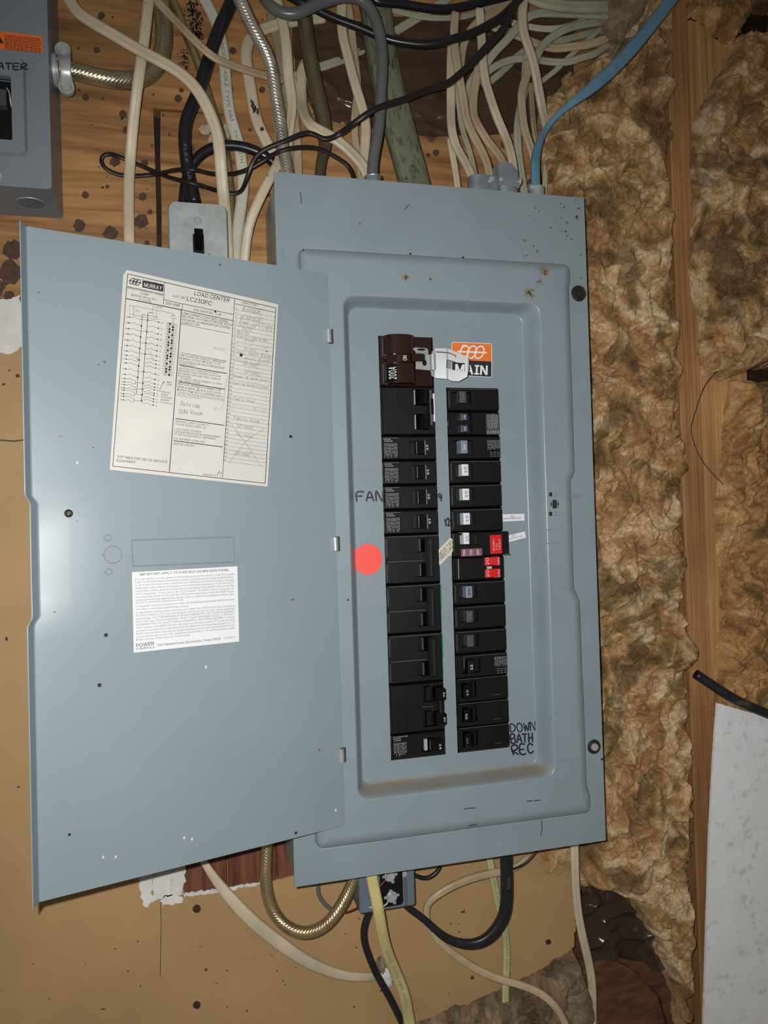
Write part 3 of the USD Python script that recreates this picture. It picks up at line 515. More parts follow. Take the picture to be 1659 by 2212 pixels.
for _k, (_x, _y, _r, _yy) in enumerate([(1176, 586, 15, -.01), (1166, 608, 10, -.01), (1143, 632, 15, -.01), (1150, 626, 9, -.01), (1160, 543, 6, 0), (1132, 553, 4, 0), (876, 600, 9, -.01), (1134, 520, 6, 0), (1226, 482, 5, 0), (1222, 500, 4, 0), (1245, 470, 6, 0), (1212, 440, 4, 0), (1213, 470, 3, 0), (1214, 500, 3.5, 0), (1250, 450, 4, 0), (1255, 600, 3, 0), (930, 603, 4, -.01)]):
    _p = P(_x, _y, _yy); _n[f'd{_k}'] = ('vector_math', dict(math_type='distance', vector2=tuple(_p))); _n[f'e{_k}'] = ('math', dict(math_type='multiply_add', value2=-.62 / px2m(_r, _p), value3=.62)); _l2 += [('g.position', f'd{_k}.vector1'), (f'd{_k}.value', f'e{_k}.value1')]
    if _last: _n[f'f{_k}'] = ('math', dict(math_type='maximum')); _l2 += [(_last, f'f{_k}.value1'), (f'e{_k}.value', f'f{_k}.value2')]; _last = f'f{_k}.value'
    else: _last = f'e{_k}.value'
_n['cl'] = ('math', dict(math_type='maximum', value2=-.6)); _n['nm'] = ('math', dict(math_type='multiply_add', value2=2.2, value3=-1.05)); _n['sum'] = ('math', dict(math_type='add'))
_l2 += [(_last, 'cl.value1'), ('g.position', 'rn.vector'), ('rn.fac', 'nm.value1'), ('cl.value', 'sum.value1'), ('nm.value', 'sum.value2'), ('sum.value', 'rr2.fac'), ('sum.value', 'ra.value'), ('ra.result', 'mr.fac'), ('m.color', 'mr.color1'), ('rr2.color', 'mr.color2'), ('mr.color', 'p.base_color')]
MAT['cover_paint'] = usdkit.material(stage, L_ + 'cover_paint', _n, _l2, surface='p.BSDF')
obj('cover', (allv, np.vstack([f, f[:, ::-1] + n0, wallf])), 'cover_paint', panel, smooth=40)
# dark contour where the raised frame leaves the flange
# cover screws
for px, py, r, y, m_, lab in [(1250, 634, 17.5, 0, 'screw_dark', 'rusty dark washer and screw'), (1283, 1613, 15.5, 0, 'zinc', 'dull metal washer and slotted screw')]:
    c = P(px, py, y); R_ = px2m(r, c); sc_ = sub(panel, 'cover_screw', lab)
    obj('washer', cat_([cyl(c, c + [0, -.0012, 0], R_, R_ * .92), ring(c + [0, -.001, 0], YN, R_ * .86, .0008)]), 'screw_dark', sc_, smooth=30)
    hd = m3.Manifold.cylinder(.0022, R_ * .56, R_ * .46, 32) - m3.Manifold.cube([R_ * 1.3, .0011, .002], True).translate([0, 0, .0022]); mm = hd.to_mesh(); v = np.array(mm.vert_properties[:, :3]); v = np.stack([v[:, 0] * .7 + v[:, 1] * .7, -.001 - v[:, 2], -v[:, 0] * .7 + v[:, 1] * .7], 1) + c
    obj('screw_head', (v, np.array(mm.tri_verts)), m_, sc_, smooth=30)
# stamped latch features right of the well
def at(px, py, y): return P(px, py, y)
for py in (1068, 1110):
    a = at(1186, py, -.0102); w = .0098
    ht = sub(panel, 'latch_tab')
    obj('slot', cbox(a[0], a[0] + .0036, a[1] - .0004, a[1] + .0006, a[2] - .0022, a[2] + .0022), 'dark_interior', ht)
    obj('loop', cbox(a[0] + .0036, a[0] + .0092, a[1] - .0018, a[1] + .0003, a[2] - .0021, a[2] + .0021, .0014), 'gray_paint', ht, smooth=30)
    obj('slot', cbox(a[0] + .0095, a[0] + .0125, a[1] - .0004, a[1] + .0006, a[2] - .0019, a[2] + .0019), 'gray_paint', ht)
a = at(1198, 1089, -.0102); sh = sub(panel, 'strike_hole')
obj('hole', cyl(a + [0, -.0003, 0], a + [0, .0005, 0], .0047), 'dark_interior', sh); obj('rim', cat_([cbox(a[0] + s_ - .0003, a[0] + s_ + .0003, a[1] - .0009, a[1], a[2] - .0042, a[2] + .0042) for s_ in (-.0032, .0028)]), 'bright_steel', sh)
a = at(1193, 1159, -.0102); obj('square_knockout', cat_([cbox(a[0] + x0_, a[0] + x1_, a[1] - .0006, a[1] + .0005, a[2] + z0_, a[2] + z1_, .0004) for x0_, x1_, z0_, z1_ in [(-.0075, .0075, .0066, .0075), (-.0075, .0075, -.0075, -.0066), (-.0075, -.0066, -.0075, .0075), (.0066, .0075, -.0075, .0075), (-.0006, .0006, -.0005, .0005)]]), 'gray_paint', panel)
a = at(1246, 1072, 0); obj('embossed_dash', m3.Manifold.batch_hull([m3.Manifold.sphere(.0014, 16).translate([a[0] + s_, 0, a[2]]) for s_ in (-.0045, .0045)]), 'gray_paint', panel, smooth=30)
for px, py in ((610, 549), (1296, 1649)):
    a = at(px, py, 0); obj('embossed_dash', m3.Manifold.batch_hull([m3.Manifold.sphere(.0014, 16).translate([a[0], .0004, a[2] + s_]) for s_ in (-.0035, .0035)]), 'gray_paint', panel, smooth=30)
WF = .012
for tx, p0, p1 in (('OFF', (829, 716), (858, 719)), ('ON', (903, 719), (924, 721))):
    ink = Ink(on_plane((0, WF, 0), YN, .0002)); ink.text(tx, p0, p1, 9); obj('embossed_lettering', ink.mesh(), 'emboss_shade', panel)  # flat letters; darker tone paints the relief shade of raised lettering
# marker and pencil notes on the well floor
def note(t, p0, p1, cap, w, seed, mat='marker_ink', y=WF, name='marker_note'):
    ink = Ink(on_plane((0, y, 0), YN, .00025)); ink.hand(t, p0, p1, cap, w, seed); return obj(name, ink.mesh(), mat, panel)
note('FAN', (771, 1083), (829, 1081), 20, 3.6, 1); note('9', (946, 1082), (954, 1082), 15, 3.0, 2); note('12', (961, 1136), (973, 1134), 14, 3.2, 3)
note('DOWN', (1104, 1582), (1158, 1577), 18, 2.6, 4); note('BATH', (1105, 1605), (1152, 1602), 18, 3.2, 5); note('REC', (1109, 1631), (1153, 1626), 20, 3.4, 6)
note('Baker', (773, 1021), (815, 1024), 13, .9, 7, 'faint_pencil', name='pencil_note')
for k, (px, py, t_) in enumerate([(955, 870, '-'), (957, 918, '-4'), (953, 1276, '-6'), (955, 1340, '976'), (958, 1393, 'c/'), (975, 1443, 'c'), (950, 972, '8'), (948, 1022, '1')]): note(t_, (px, py), (px + 6 * len(t_), py), 8, .9, 20 + k, 'faint_pencil', name='pencil_note')
# rust runs, specks and scrapes
ink = Ink(on_plane((0, 0, 0), YN, .0004)); ink2 = Ink(on_plane((0, 0, 0), YN, .0005))
for p_ in ([(648, 415), (650, 425), (651, 440)], [(874, 452), (880, 446), (882, 442)], [(776, 480), (779, 486)], [(1170, 1772), (1171, 1790), (1168, 1806)], [(1074, 1770), (1082, 1782)]): ink.line(p_, 1.5)
g = np.random.default_rng(12)
for k in range(16): ink.blob(g.uniform(1130, 1262), g.uniform(432, 560), g.uniform(.6, 1.6), k + 300)
obj('scrape_mark', ink.mesh(), 'char', panel, kind='stuff')
ink = Ink(on_plane((0, -.0102, 0), YN, .0005))
for p_ in ([(1002, 1748), (1012, 1746), (1027, 1745)], [(1138, 1731), (1150, 1730)], [(1153, 1730), (1167, 1728)], [(1012, 1784), (1030, 1781)]): ink.line(p_, 1.7)
for k, (px, py) in enumerate([(752, 1296), (655, 540), (886, 548), (700, 830), (1000, 556), (1300, 1640)]): ink.blob(px, py, 2.2, k)
obj('scrape_mark', ink.mesh(), 'char', panel, kind='stuff')

# ------------------------------------------------------------------ door, swung open
HG = np.array([-.1207, -.0125]); FR = np.array([-.3829, -.0893]); dn = np.array([FR[1] - HG[1], -(FR[0] - HG[0])]); dn /= np.linalg.norm(dn); DN = np.array([-dn[0], -dn[1], 0.]) if -dn[1] < 0 else np.array([dn[0], dn[1], 0.])
DO = np.array([HG[0], HG[1], 0.])
dc = [hit(x, y, DO, DN) for x, y in [(707, 590), (60, 489), (88, 1948), (745, 1783)]]   # hinge top, free top, free bottom, hinge bottom
def dpt(u, v, n): return (1 - v) * ((1 - u) * dc[0] + u * dc[1]) + v * ((1 - u) * dc[3] + u * dc[2]) + DN * n
door = sub(panel, 'door')
nu, nv = 90, 160
us = np.unique(np.concatenate([np.linspace(0, 1, 46), np.linspace(.9, 1, 46)])); vs = np.unique(np.concatenate([np.linspace(0, 1, 70), np.linspace(.36, .44, 34), np.linspace(.55, .63, 34)]))
V0, V1 = .4095, .5875
def rec(v):  # finger recess of the free edge
    a = np.clip((v - (V0 - .010)) / .016, 0, 1) * np.clip(((V1 + .008) - v) / .016, 0, 1); return a * a * (3 - 2 * a)
def dip(v):
    a = np.clip((v - (V0 - .03)) / .085, 0, 1) * np.clip(((V1 + .03) - v) / .085, 0, 1); return a * a * (3 - 2 * a)
U, V = np.meshgrid(us, vs); R = rec(V)
Nf = -.0027 * dip(V) * np.clip((U - .80) / .20, 0, 1) ** 1.6 - .0006 * np.sin(np.pi * V) * U
uu = U * (1 - .0165 * R * np.clip((U - .9) / .1, 0, 1))
rc = .0022
front = np.array([dpt(a, b, c) for a, b, c in zip(uu.ravel(), V.ravel(), Nf.ravel())])
idx = np.arange(U.size).reshape(U.shape); 
corner = (U < .022) & (V > 1 - .011); cc = ((.022 - U) / .022) ** 2 + ((V - (1 - .011)) / .011) ** 2 > 1
qd = np.stack([idx[:-1, :-1], idx[:-1, 1:], idx[1:, 1:], idx[1:, :-1]], -1).reshape(-1, 4)
f = np.vstack([qd[:, [0, 1, 2]], qd[:, [0, 2, 3]]]); bad = (corner & cc).ravel(); f = f[~bad[f].all(1)]
back = front - DN * .0014; n0 = len(front)
ed = np.sort(np.vstack([f[:, [0, 1]], f[:, [1, 2]], f[:, [2, 0]]]), 1); u_, c_ = np.unique(ed, axis=0, return_counts=True); be = u_[c_ == 1]
wf_ = np.vstack([np.stack([be[:, 0], be[:, 1], be[:, 1] + n0], 1), np.stack([be[:, 0], be[:, 1] + n0, be[:, 0] + n0], 1)])
obj('door_sheet', (np.vstack([front, back]), np.vstack([f, f[:, ::-1] + n0, wf_])), 'door_paint', door, smooth=40)
# folded lip along the free edge: bends forward over a small radius
lv, lf = [], []; prof = []
for k in range(7): a_ = k / 6 * np.pi / 2; prof.append((.0022 * math.sin(a_), .0022 * (1 - math.cos(a_))))
prof += [(.0022, .0075), (.0022, .0098), (.0014, .0098), (.0014, .004), (.0004, -.0012), (0, -.0014)]
vl = np.linspace(0, 1, 200); ED = (dc[1] - dc[0]) / np.linalg.norm(dc[1] - dc[0])
for v in vl:
    r_ = float(rec(v)); base = dpt(1 - .0165 * r_, v, -.0027 * float(dip(v)) - .0006 * math.sin(math.pi * v))
    for (a_, b_) in prof: lv.append(base + ED * (a_ + max(b_, 0) * (.5 + .06 * r_)) + DN * b_ * (1 - .18 * r_))
m_ = len(prof)
for i in range(len(vl) - 1):
    for j in range(m_):
        a_, b_ = i * m_ + j, i * m_ + (j + 1) % m_; lf += [[a_, b_, b_ + m_], [a_, b_ + m_, a_ + m_]]
obj('folded_lip', (np.array(lv), np.array(lf)), 'door_paint', door, smooth=35)
DF = on_plane(DO, DN, .0003)
def dp(px, py, n=0.): return hit(px, py, DO + DN * n, DN)
DNn = DN
for px, py, r in ((233, 1162, 6.5), (244, 1198, 18.5), (235, 1235, 6.5)):
    c = dp(px, py); obj('knockout', ring(c, DNn, px2m(r, c), .00028, 40, 6), 'dark_gray_paint', door, smooth=True)
    a_ = px2m(r, c); obj('knockout_tab', cyl(c + ED * a_, c + ED * (a_ + .0012), .0006), 'door_paint', door)
cs = [(285, 1167), (504, 1160), (507, 1214), (287, 1223)]
def bar3(p, q_, w, h, n): 
    p, q_ = np.asarray(p), np.asarray(q_); d = (q_ - p) / np.linalg.norm(q_ - p); s_ = np.cross(d, n); v = []
    for e_ in (p, q_):
        for a_, b_ in ((-1, -1), (1, -1), (.4, 1), (-.4, 1)): v.append(e_ + s_ * w / 2 * a_ + n * h * (b_ * .5 + .25))
    return m3.Manifold.hull_points(np.array(v))
obj('embossed_frame', cat_([bar3(dp(*cs[i]), dp(*cs[(i + 1) % 4]), .0012, .0006, DN) for i in range(4)]), 'door_paint', door)
c = dp(148, 1109); obj('rivet', cat_([ring(c + DN * .0005, DNn, .0024, .0009), cyl(c, c + DN * .0012, .0013)]), 'screw_dark', door, smooth=30)
for px, py, r in ((215, 1480, 4.2), (229, 1372, 4), (150, 1803, 3), (639, 1799, 3), (628, 943, 3.4)):
    c = dp(px, py); obj('screw_hole', cyl(c - DN * .0004, c + DN * .0003, px2m(r, c)), 'dark_interior', door)
ink = Ink(DF)
for k, (px, py, r) in enumerate([(118, 1322, 5), (632, 1295, 6), (213, 788, 4), (226, 782, 5), (83, 632, 3), (131, 943, 4), (166, 1126, 3), (202, 967, 3), (475, 572, 5), (300, 522, 3), (145, 1817, 2), (170, 1108, 2), (236, 1102, 2), (445, 545, 3), (690, 1620, 3), (682, 880, 2)]): ink.blob(px, py, r * .55, k, ry=r * (.25 + .09 * (k % 5)), rough=1.0, n=26)
for k in range(40): ink.blob(g.uniform(90, 720), g.uniform(560, 1880), g.uniform(.4, .9), k + 70)
obj('scuff_mark', ink.mesh(), 'scuff', door, kind='stuff')
ink = Ink(on_plane(DO, DN, .0004))
for k, (px, py) in enumerate([(445, 1441), (725, 1750), (223, 1852), (398, 1810), (415, 1813), (167, 1000), (250, 1851)]): ink.blob(px, py, 2.4, k, ry=3.4)
obj('paint_fleck', ink.mesh(), 'dust_speck', door, kind='stuff')
# hinges
for px, py in ((709.5, 726), (724, 1175), (737, 1632)):
    c = P(px, py, -.0135); hg = sub(panel, 'hinge', 'bare metal hinge knuckle'); hh = .0065
    obj('knuckle', cyl(c + [0, 0, -hh], c + [0, 0, hh], .0031, n=20), 'bright_steel', hg, smooth=30)
    obj('hinge_slot', cbox(c[0] - .0048, c[0] + .0048, c[1] + .0005, c[1] + .0022, c[2] - hh - .0006, c[2] + hh + .0006), 'dark_interior', hg)
# ================================================================== BREAKERS (local frame: x right, y to the back, z up; origin at the upper left corner of the opening, on the breaker front)
CW, PI_ = .0572, .0254
FY = .0075
colx = (-.0650, .0074)
def spot(col, slot): return (colx[col], FY, .1412 - slot * PI_)
def loc(fx, fz, lift=.00025): return None
class LInk(Ink):
    """Print on a breaker front: a in fractions of the column width, b in fractions of the one-inch pitch, downwards."""
    def __init__(s, y=-.00022): super().__init__(lambda a, b: np.stack([a * CW, np.full_like(a, y), -b * PI_], -1))
    def vtext(s, t, a, b0, b1, h, bold=True):
        """Lettering turned a quarter turn clockwise, from b0 down to b1; h in fractions of the width."""
        v, f = glyphs(t, bold); W = np.ptp(v[:, 0]); v = v - [v[:, 0].min(), 0]
        s.add(np.c_[a + v[:, 1] * h, b0 + v[:, 0] / W * (b1 - b0)], f)
    def vtext_up(s, t, a, b0, b1, h, bold=True):
        v, f = glyphs(t, bold); W = np.ptp(v[:, 0]); v = v - [v[:, 0].min(), 0]
        s.add(np.c_[a - v[:, 1] * h, b0 - v[:, 0] / W * (b0 - b1)], f)
def body(th, poles, slots, grooves=(), mat='black_plastic', x0=0., x1=1., y0=0.):
    H = poles * PI_; b = cbox(x0 * CW + .0003, x1 * CW - .0003, y0, .045, -H + .0007, -.0007, .0011)
    for (a0, a1, b0, b1) in slots: b = b - cbox(a0 * CW, a1 * CW, -.02, .0075, -b1 * PI_, -b0 * PI_, .0002)
    for (a0, a1, b0, b1) in grooves: b = b - cbox(a0 * CW, a1 * CW, -.02, .0007, -b1 * PI_, -b0 * PI_, .00005)
    obj('body', b, mat, th, local=True)
def lb(a0, a1, y0, y1, b0, b1, c=.0004): return cbox(a0 * CW, a1 * CW, y0, y1, -b1 * PI_, -b0 * PI_, c)
def wedge(a0, a1, b0, b1, y_tip, lean, tip=.45):
    """A toggle: broad foot in the slot, leaning left (negative) or right."""
    z0, z1 = -b1 * PI_, -b0 * PI_; w = (a1 - a0) * CW; cx = (a0 + a1) / 2 * CW; pts = []
    for y, ww, off in ((.006, w, 0), (y_tip + .0006, w * tip * 1.1, lean), (y_tip, w * tip * .8, lean)):
        for sx in (-1, 1):
            for z in (z0 + (.0004 if y == y_tip else 0), z1 - (.0004 if y == y_tip else 0)): pts.append([cx + off + sx * ww / 2, y, z])
    return m3.Manifold.hull_points(np.array(pts))
def microprint(ink, a0, a1, b0, b1, seed, head=True):
    g = np.random.default_rng(seed); n = 11
    for k in range(n):
        a = a0 + (a1 - a0) * (k + .5) / n; b = b0 + .3 * (b1 - b0) if head else b0; e = b1 - g.random() * .22 * (b1 - b0)
        while b < e:
            L = g.uniform(.05, .16); ink.rect(a - .0055, b, a + .0055, min(e, b + L)); b += L + g.uniform(.015, .04)
    if head:
        for r, (s0, s1) in enumerate(((0, .95), (0, .5), (.05, .62))):
            a = a0 + (a1 - a0) * s0
            while a < a0 + (a1 - a0) * s1:
                L = g.uniform(.02, .05); ink.rect(a, b0 + .085 * r * (b1 - b0), a + L, b0 + (.085 * r + .05) * (b1 - b0)); a += L + .012
# ---- main breaker
mz = .1932
mb = thing('main_breaker', 'large brown two hundred amp main breaker at the top of the left column', 'circuit breaker', (colx[0], FY, mz), None)
MH = (mz - .1412 - .0006); 
obj('body', cbox(.0003, CW - .0003, .003, .045, -MH, -.0004, .0008), 'brown_bakelite', mb, local=True)
def arcprism(x0, x1, z0, z1, h, base, n=26, flat=.3):
    u = np.linspace(0, 1, n); xs_ = x0 + (x1 - x0) * u; ys = base - h * np.sqrt(np.clip(1 - np.abs(2 * np.clip((u - flat * 0) , 0, 1) - 1) ** 2.6, 0, 1))
    poly = np.vstack([np.stack([xs_, ys], 1), [[x1, base + .004], [x0, base + .004]]]); t = trimesh.creation.extrude_polygon(Polygon(poly), z1 - z0, engine='earcut'); v = t.vertices
    return (np.stack([v[:, 0], v[:, 1], v[:, 2] + z0], 1), np.array(t.faces))
obj('left_shoulder', cat_([arcprism(.0012, .019, -.0245, -.002, .0045, .003), arcprism(.0012, .019, -MH + .001, -.0285, .0045, .003)]), 'brown_bakelite', mb, local=True, smooth=40)
obj('drum', cat_([arcprism(.0040, .0375, -.0205, -.0008, .0135, .003), arcprism(.0040, .0375, -MH + .0012, -.0300, .0135, .003)]), 'brown_bakelite', mb, local=True, smooth=40)
obj('drum_core', arcprism(.0060, .0355, -.0300, -.0205, .0105, .003), 'brown_bakelite', mb, local=True, smooth=40)
obj('toggle_handle', cat_([arcprism(.0080, .037, -.0292, -.0214, .0142, .003), cbox(.030, .0435, -.0160, -.0080, -.0290, -.0212, .0014)]), 'brown_bakelite', mb, local=True, smooth=30)
lp = sub(mb, 'rating_plate'); obj('plate', cbox(.0034, .0150, -.0112, .001, -MH + .0024, -.0318, .0009), 'black_gloss', lp, local=True)
ink = LInk(-.0114); ink.vtext_up('200A', .238, (MH - .0042) / PI_, .0345 / PI_ , .135); obj('lettering', ink.mesh(), 'white_print', lp, local=True)
ink = LInk(-.0113); ink.vtext('ON', .385, .0235 / PI_, .0276 / PI_, .075); ink = LInk(-.01135); ink.vtext_up('ON', .44, .0279 / PI_, .0229 / PI_, .07); obj('lettering', ink.mesh(), 'white_print', mb, local=True)
obj('bezel_line', cat_([cbox(.0025, .0032, -.0013, 0, -.022, -.003, .0002), cbox(.0025, .0032, -.0013, 0, -MH + .002, -.030, .0002)]), 'dim_print', mb, local=True)
# metal lock-off hasp on the main breaker
hp = thing('lockout_hasp', 'bright folded steel lockout hasp hanging off the main breaker', 'hasp', (-.02, -.01, .17))
def pxpoly(pts, ox=780, oy=690, sc=4.608): return [(x / sc + ox, y / sc + oy) for x, y in pts]
def sheet(pts, yfun, th=.0011, holes=(), seg=2.0):
    """Bent sheet metal: outline in crop pixels; yfun gives the depth from the crop x."""
    pg = Polygon(pts, holes).buffer(0).segmentize(seg * 6)
    tt = [];
    xs_ = np.arange(min(p_[0] for p_ in pts), max(p_[0] for p_ in pts), 14)
    parts = [polys(pg.intersection(sbox(a, -1e4, a + 14, 1e4))) for a in xs_]
    V_, F_, n_ = [], [], 0
    for ps in parts:
        for p_ in ps:
            v, f = trimesh.creation.triangulate_polygon(p_, engine='earcut'); V_.append(v); F_.append(f + n_); n_ += len(v)
    v, f = np.vstack(V_), np.vstack(F_); u, inv = np.unique(np.round(v, 3), axis=0, return_inverse=True); f = inv.ravel()[f]
    top = np.array([P(x / 4.608 + 780, y / 4.608 + 690, yfun(x)) for x, y in u]); bot = top + [0, th, 0]; n0 = len(u)
    ed = np.sort(np.vstack([f[:, [0, 1]], f[:, [1, 2]], f[:, [2, 0]]]), 1); u_, c_ = np.unique(ed, axis=0, return_counts=True); be = u_[c_ == 1]
    return (np.vstack([top, bot]), np.vstack([f, f[:, ::-1] + n0, np.stack([be[:, 0], be[:, 1], be[:, 1] + n0], 1), np.stack([be[:, 0], be[:, 1] + n0, be[:, 0] + n0], 1)]))
yb = -.0035
obj('base_plate', sheet([(545, 340), (672, 350), (674, 506), (545, 494)], lambda x: yb, holes=[[(632 + 22 * math.cos(a), 432 + 30 * math.sin(a)) for a in np.arange(0, 6.28, .4)]]), 'bright_steel', hp, smooth=30)
oh = [(600 + 42 * math.cos(a), 300 + 12 * math.sin(a)) for a in np.arange(0, 6.28, .35)]
obj('lock_tab', sheet([(515, 290), (540, 278), (640, 284), (668, 300), (670, 345), (668, 352), (640, 345), (548, 330)], lambda x: -.0105 + (x - 515) * 1e-5, holes=[oh]), 'bright_steel', hp, smooth=30)
obj('tab_bend', sheet([(545, 332), (670, 342), (672, 356), (545, 344)], lambda x: -.0062), 'zinc', hp, smooth=30)
obj('hinge_barrel', cyl(P(713 / 4.608 + 780, 352 / 4.608 + 690, -.008), P(717 / 4.608 + 780, 508 / 4.608 + 690, -.008), .0036, n=20), 'bright_steel', hp, smooth=30)
obj('hinge_leaf', sheet([(668, 352), (706, 356), (710, 506), (672, 505)], lambda x: -.0055), 'zinc', hp)
def fy(x): return -.0105 - .0035 * np.clip((x - 735) / 120, 0, 1) - .0085 * np.clip((x - 870) / 190, 0, 1)
win = [(852, 400), (900, 410), (958, 430), (1034, 436), (1032, 518), (950, 512), (848, 482)]; slit = [(748, 318), (868, 326), (936, 352), (948, 366), (942, 382), (926, 362), (866, 340), (746, 330)]
obj('flap', sheet([(704, 322), (732, 286), (868, 288), (962, 332), (1058, 372), (1078, 396), (1072, 500), (1056, 572), (972, 618), (905, 612), (868, 594), (735, 582), (700, 556), (694, 508), (736, 508), (744, 358), (704, 354)], fy, holes=[win, slit], th=.0012), 'bright_steel', hp, smooth=30)

# ---- single 15 A breakers of the left column, with a printed rating block
LSLOT = (.545, .885, .3, .8)
def left_single(th, seed, txt='15', on=True):
    body(th, 1, [(.535, .80, .22, .78)], [(.292, .296, .2, .92), (.5, .503, .2, .92), (.296, .5, .2, .212)])
    obj('toggle_handle', wedge(.615, .80, .24, .76, -.0042, -.0014 if on else .0026, .5), 'black_gloss', th, local=True)
    obj('slot_edge', cat_([lb(.625, .640, -.0016, .003, .25, .76, .0002), lb(.792, .799, -.0008, .003, .2, .8, .0002)]), 'galvanized', th, local=True)
    ink = LInk(); microprint(ink, .02, .275, .06, .92, seed); obj('rating_print', ink.mesh(), 'gray_print', th, local=True)
    ink = LInk(); ink.vtext(txt, .815, .38, .6, .035); obj('amp_mark', ink.mesh(), 'white_print', th, local=True)
    obj('top_ridge', lb(.01, .98, -.0007, .001, .05, .085, .0002), 'black_gloss', th, local=True)
GL = 'single breakers with printed block in the left column'
ls = thing('circuit_breaker', 'black fifteen amp breaker with white print, topmost single of the left column', 'circuit breaker', spot(0, 2), GL); left_single(ls, 3)
dup(ls, spot(0, 3), 'black fifteen amp breaker beside the faint pencil word, left column')
dup(ls, spot(0, 4), 'black fifteen amp breaker beside the marker word FAN, left column')
dup(ls, spot(0, 5), 'black fifteen amp breaker just below the marker word FAN row, left column')
lz = thing('circuit_breaker', 'black fifteen amp breaker switched off at the foot of the left column', 'circuit breaker', spot(0, 14), GL)
body(lz, 1, [(.555, .80, .24, .8)]); obj('toggle_handle', cat_([lb(.68, .92, -.0085, .006, .26, .76, .001)]), 'black_gloss', lz, local=True); obj('slot_edge', cat_([lb(.60, .66, -.0006, .003, .28, .74, .0002)]), 'galvanized', lz, local=True)
ink = LInk(); microprint(ink, .03, .275, .06, .92, 5); obj('rating_print', ink.mesh(), 'gray_print', lz, local=True)
ink = LInk(-.0087); ink.vtext('15', .835, .44, .66, .035); obj('amp_mark', ink.mesh(), 'white_print', lz, local=True)
# ---- two-pole breakers of the left column with a common black tie bar
def two_pole(th):
    body(th, 2, [(.54, .80, .16, .74), (.54, .80, 1.16, 1.74)], [(.02, .98, .995, 1.005), (.3, .303, .25, .75)])
    obj('toggle_handle', wedge(.66, .86, .2, .72, -.006, .0014, .6), 'black_gloss', th, local=True); obj('toggle_handle', wedge(.66, .86, 1.2, 1.72, -.006, .0014, .6), 'black_gloss', th, local=True)
    obj('tie_bar', lb(.70, .83, -.0105, -.0042, .17, 1.72, .0008), 'black_plastic', th, local=True); obj('tie_bar_edge', lb(.775, .783, -.0108, -.0098, .2, 1.7, .0001), 'gray_handle', th, local=True)
    obj('slot_edge', cat_([lb(.62, .645, -.0008, .003, .2 + k, .7 + k, .0002) for k in (0, 1)]), 'gray_handle', th, local=True)
    obj('front_ridge', cat_([lb(.02, .7 if k else .97, -.0008, .001, .06 + k, .1 + k, .0002) for k in (0, 1)] + [lb(.01, .025, -.0006, .001, .15 + k, .9 + k, .0002) for k in (0, 1)]), 'gray_handle', th, local=True)
GT = 'two-pole breakers with a black tie bar in the left column'
tp = thing('double_breaker', 'black two-pole breaker with tie bar, level with the red dot sticker', 'circuit breaker', spot(0, 6), GT); two_pole(tp)
dup(tp, spot(0, 8), 'black two-pole breaker with tie bar, middle one of the three, green sliver beside it')
dup(tp, spot(0, 10), 'black two-pole breaker with tie bar, lowest of the three matching ones')
for sl in (8.1, 10.1):
    obj('wire_sliver', cbox(colx[0] + CW - .0002, colx[0] + CW + .0003, .006, .0095, .1412 - (sl + .95) * PI_, .1412 - sl * PI_, .0002), 'wire_green' if 'wire_green' in MAT else 'blue_vinyl', panel)
# ---- two-pole at the top of the left column: round tie
t1 = thing('double_breaker', 'black two-pole breaker directly under the brown main breaker', 'circuit breaker', spot(0, 0))
body(t1, 2, [(.585, .88, .12, .78), (.585, .88, 1.12, 1.78)], [(.02, .66, .995, 1.005), (.30, .304, .15, .8), (.30, .304, 1.15, 1.8)])
for k in (0, 1): obj('toggle_handle', wedge(.66, .92, .15 + k, .74 + k, -.005, .003, .4), 'black_gloss', t1, local=True)
obj('slot_edge', cat_([lb(.615, .632, -.001, .003, .15 + k, .75 + k, .0002) for k in (0, 1)]), 'zinc', t1, local=True)
obj('tie_bar', cyl([.885 * CW, -.0075, -.2 * PI_], [.885 * CW, -.0075, -1.62 * PI_], .0014, n=14), 'gray_handle', t1, smooth=30, local=True); obj('tie_sleeve', cyl([.875 * CW, -.0075, -.56 * PI_], [.875 * CW, -.0075, -1.18 * PI_], .0032, n=18), 'black_plastic', t1, smooth=30, local=True)
obj('side_label', cbox(.955 * CW, .985 * CW, -.0035, .001, -1.45 * PI_, -.3 * PI_, .0002), 'white_paper', t1, local=True)
# ---- thirty amp two-pole low in the left column
t3 = thing('double_breaker', 'black thirty amp two-pole breaker second from the foot of the left column', 'circuit breaker', spot(0, 12))
body(t3, 2, [(.60, .98, .14, .8), (.60, .98, 1.14, 1.8)], [(.02, .98, .995, 1.005), (.29, .296, .2, .86), (.29, .296, 1.2, 1.86), (.12, .29, .855, .87), (.12, .29, 1.855, 1.87)])
for k in (0, 1):
    obj('toggle_handle', lb(.80, .985, -.0105, .004, .2 + k, .72 + k, .0016), 'black_gloss', t3, local=True); obj('slot_step', lb(.66, .76, -.0004, .006, .18 + k, .76 + k), 'gray_handle' if 0 else 'black_plastic', t3, local=True)
    ink = LInk(-.0107); ink.vtext('30', .925, .36 + k, .56 + k, .03); obj('amp_mark', ink.mesh(), 'white_print', t3, local=True)
obj('tie_bar', cyl([.9 * CW, -.0062, -.7 * PI_], [.9 * CW, -.0062, -1.22 * PI_], .0034, n=18), 'black_plastic', t3, smooth=30, local=True)
obj('centre_ridge', lb(.58, .8, -.0009, .001, .97, 1.0, .0002), 'gray_handle', t3, local=True)
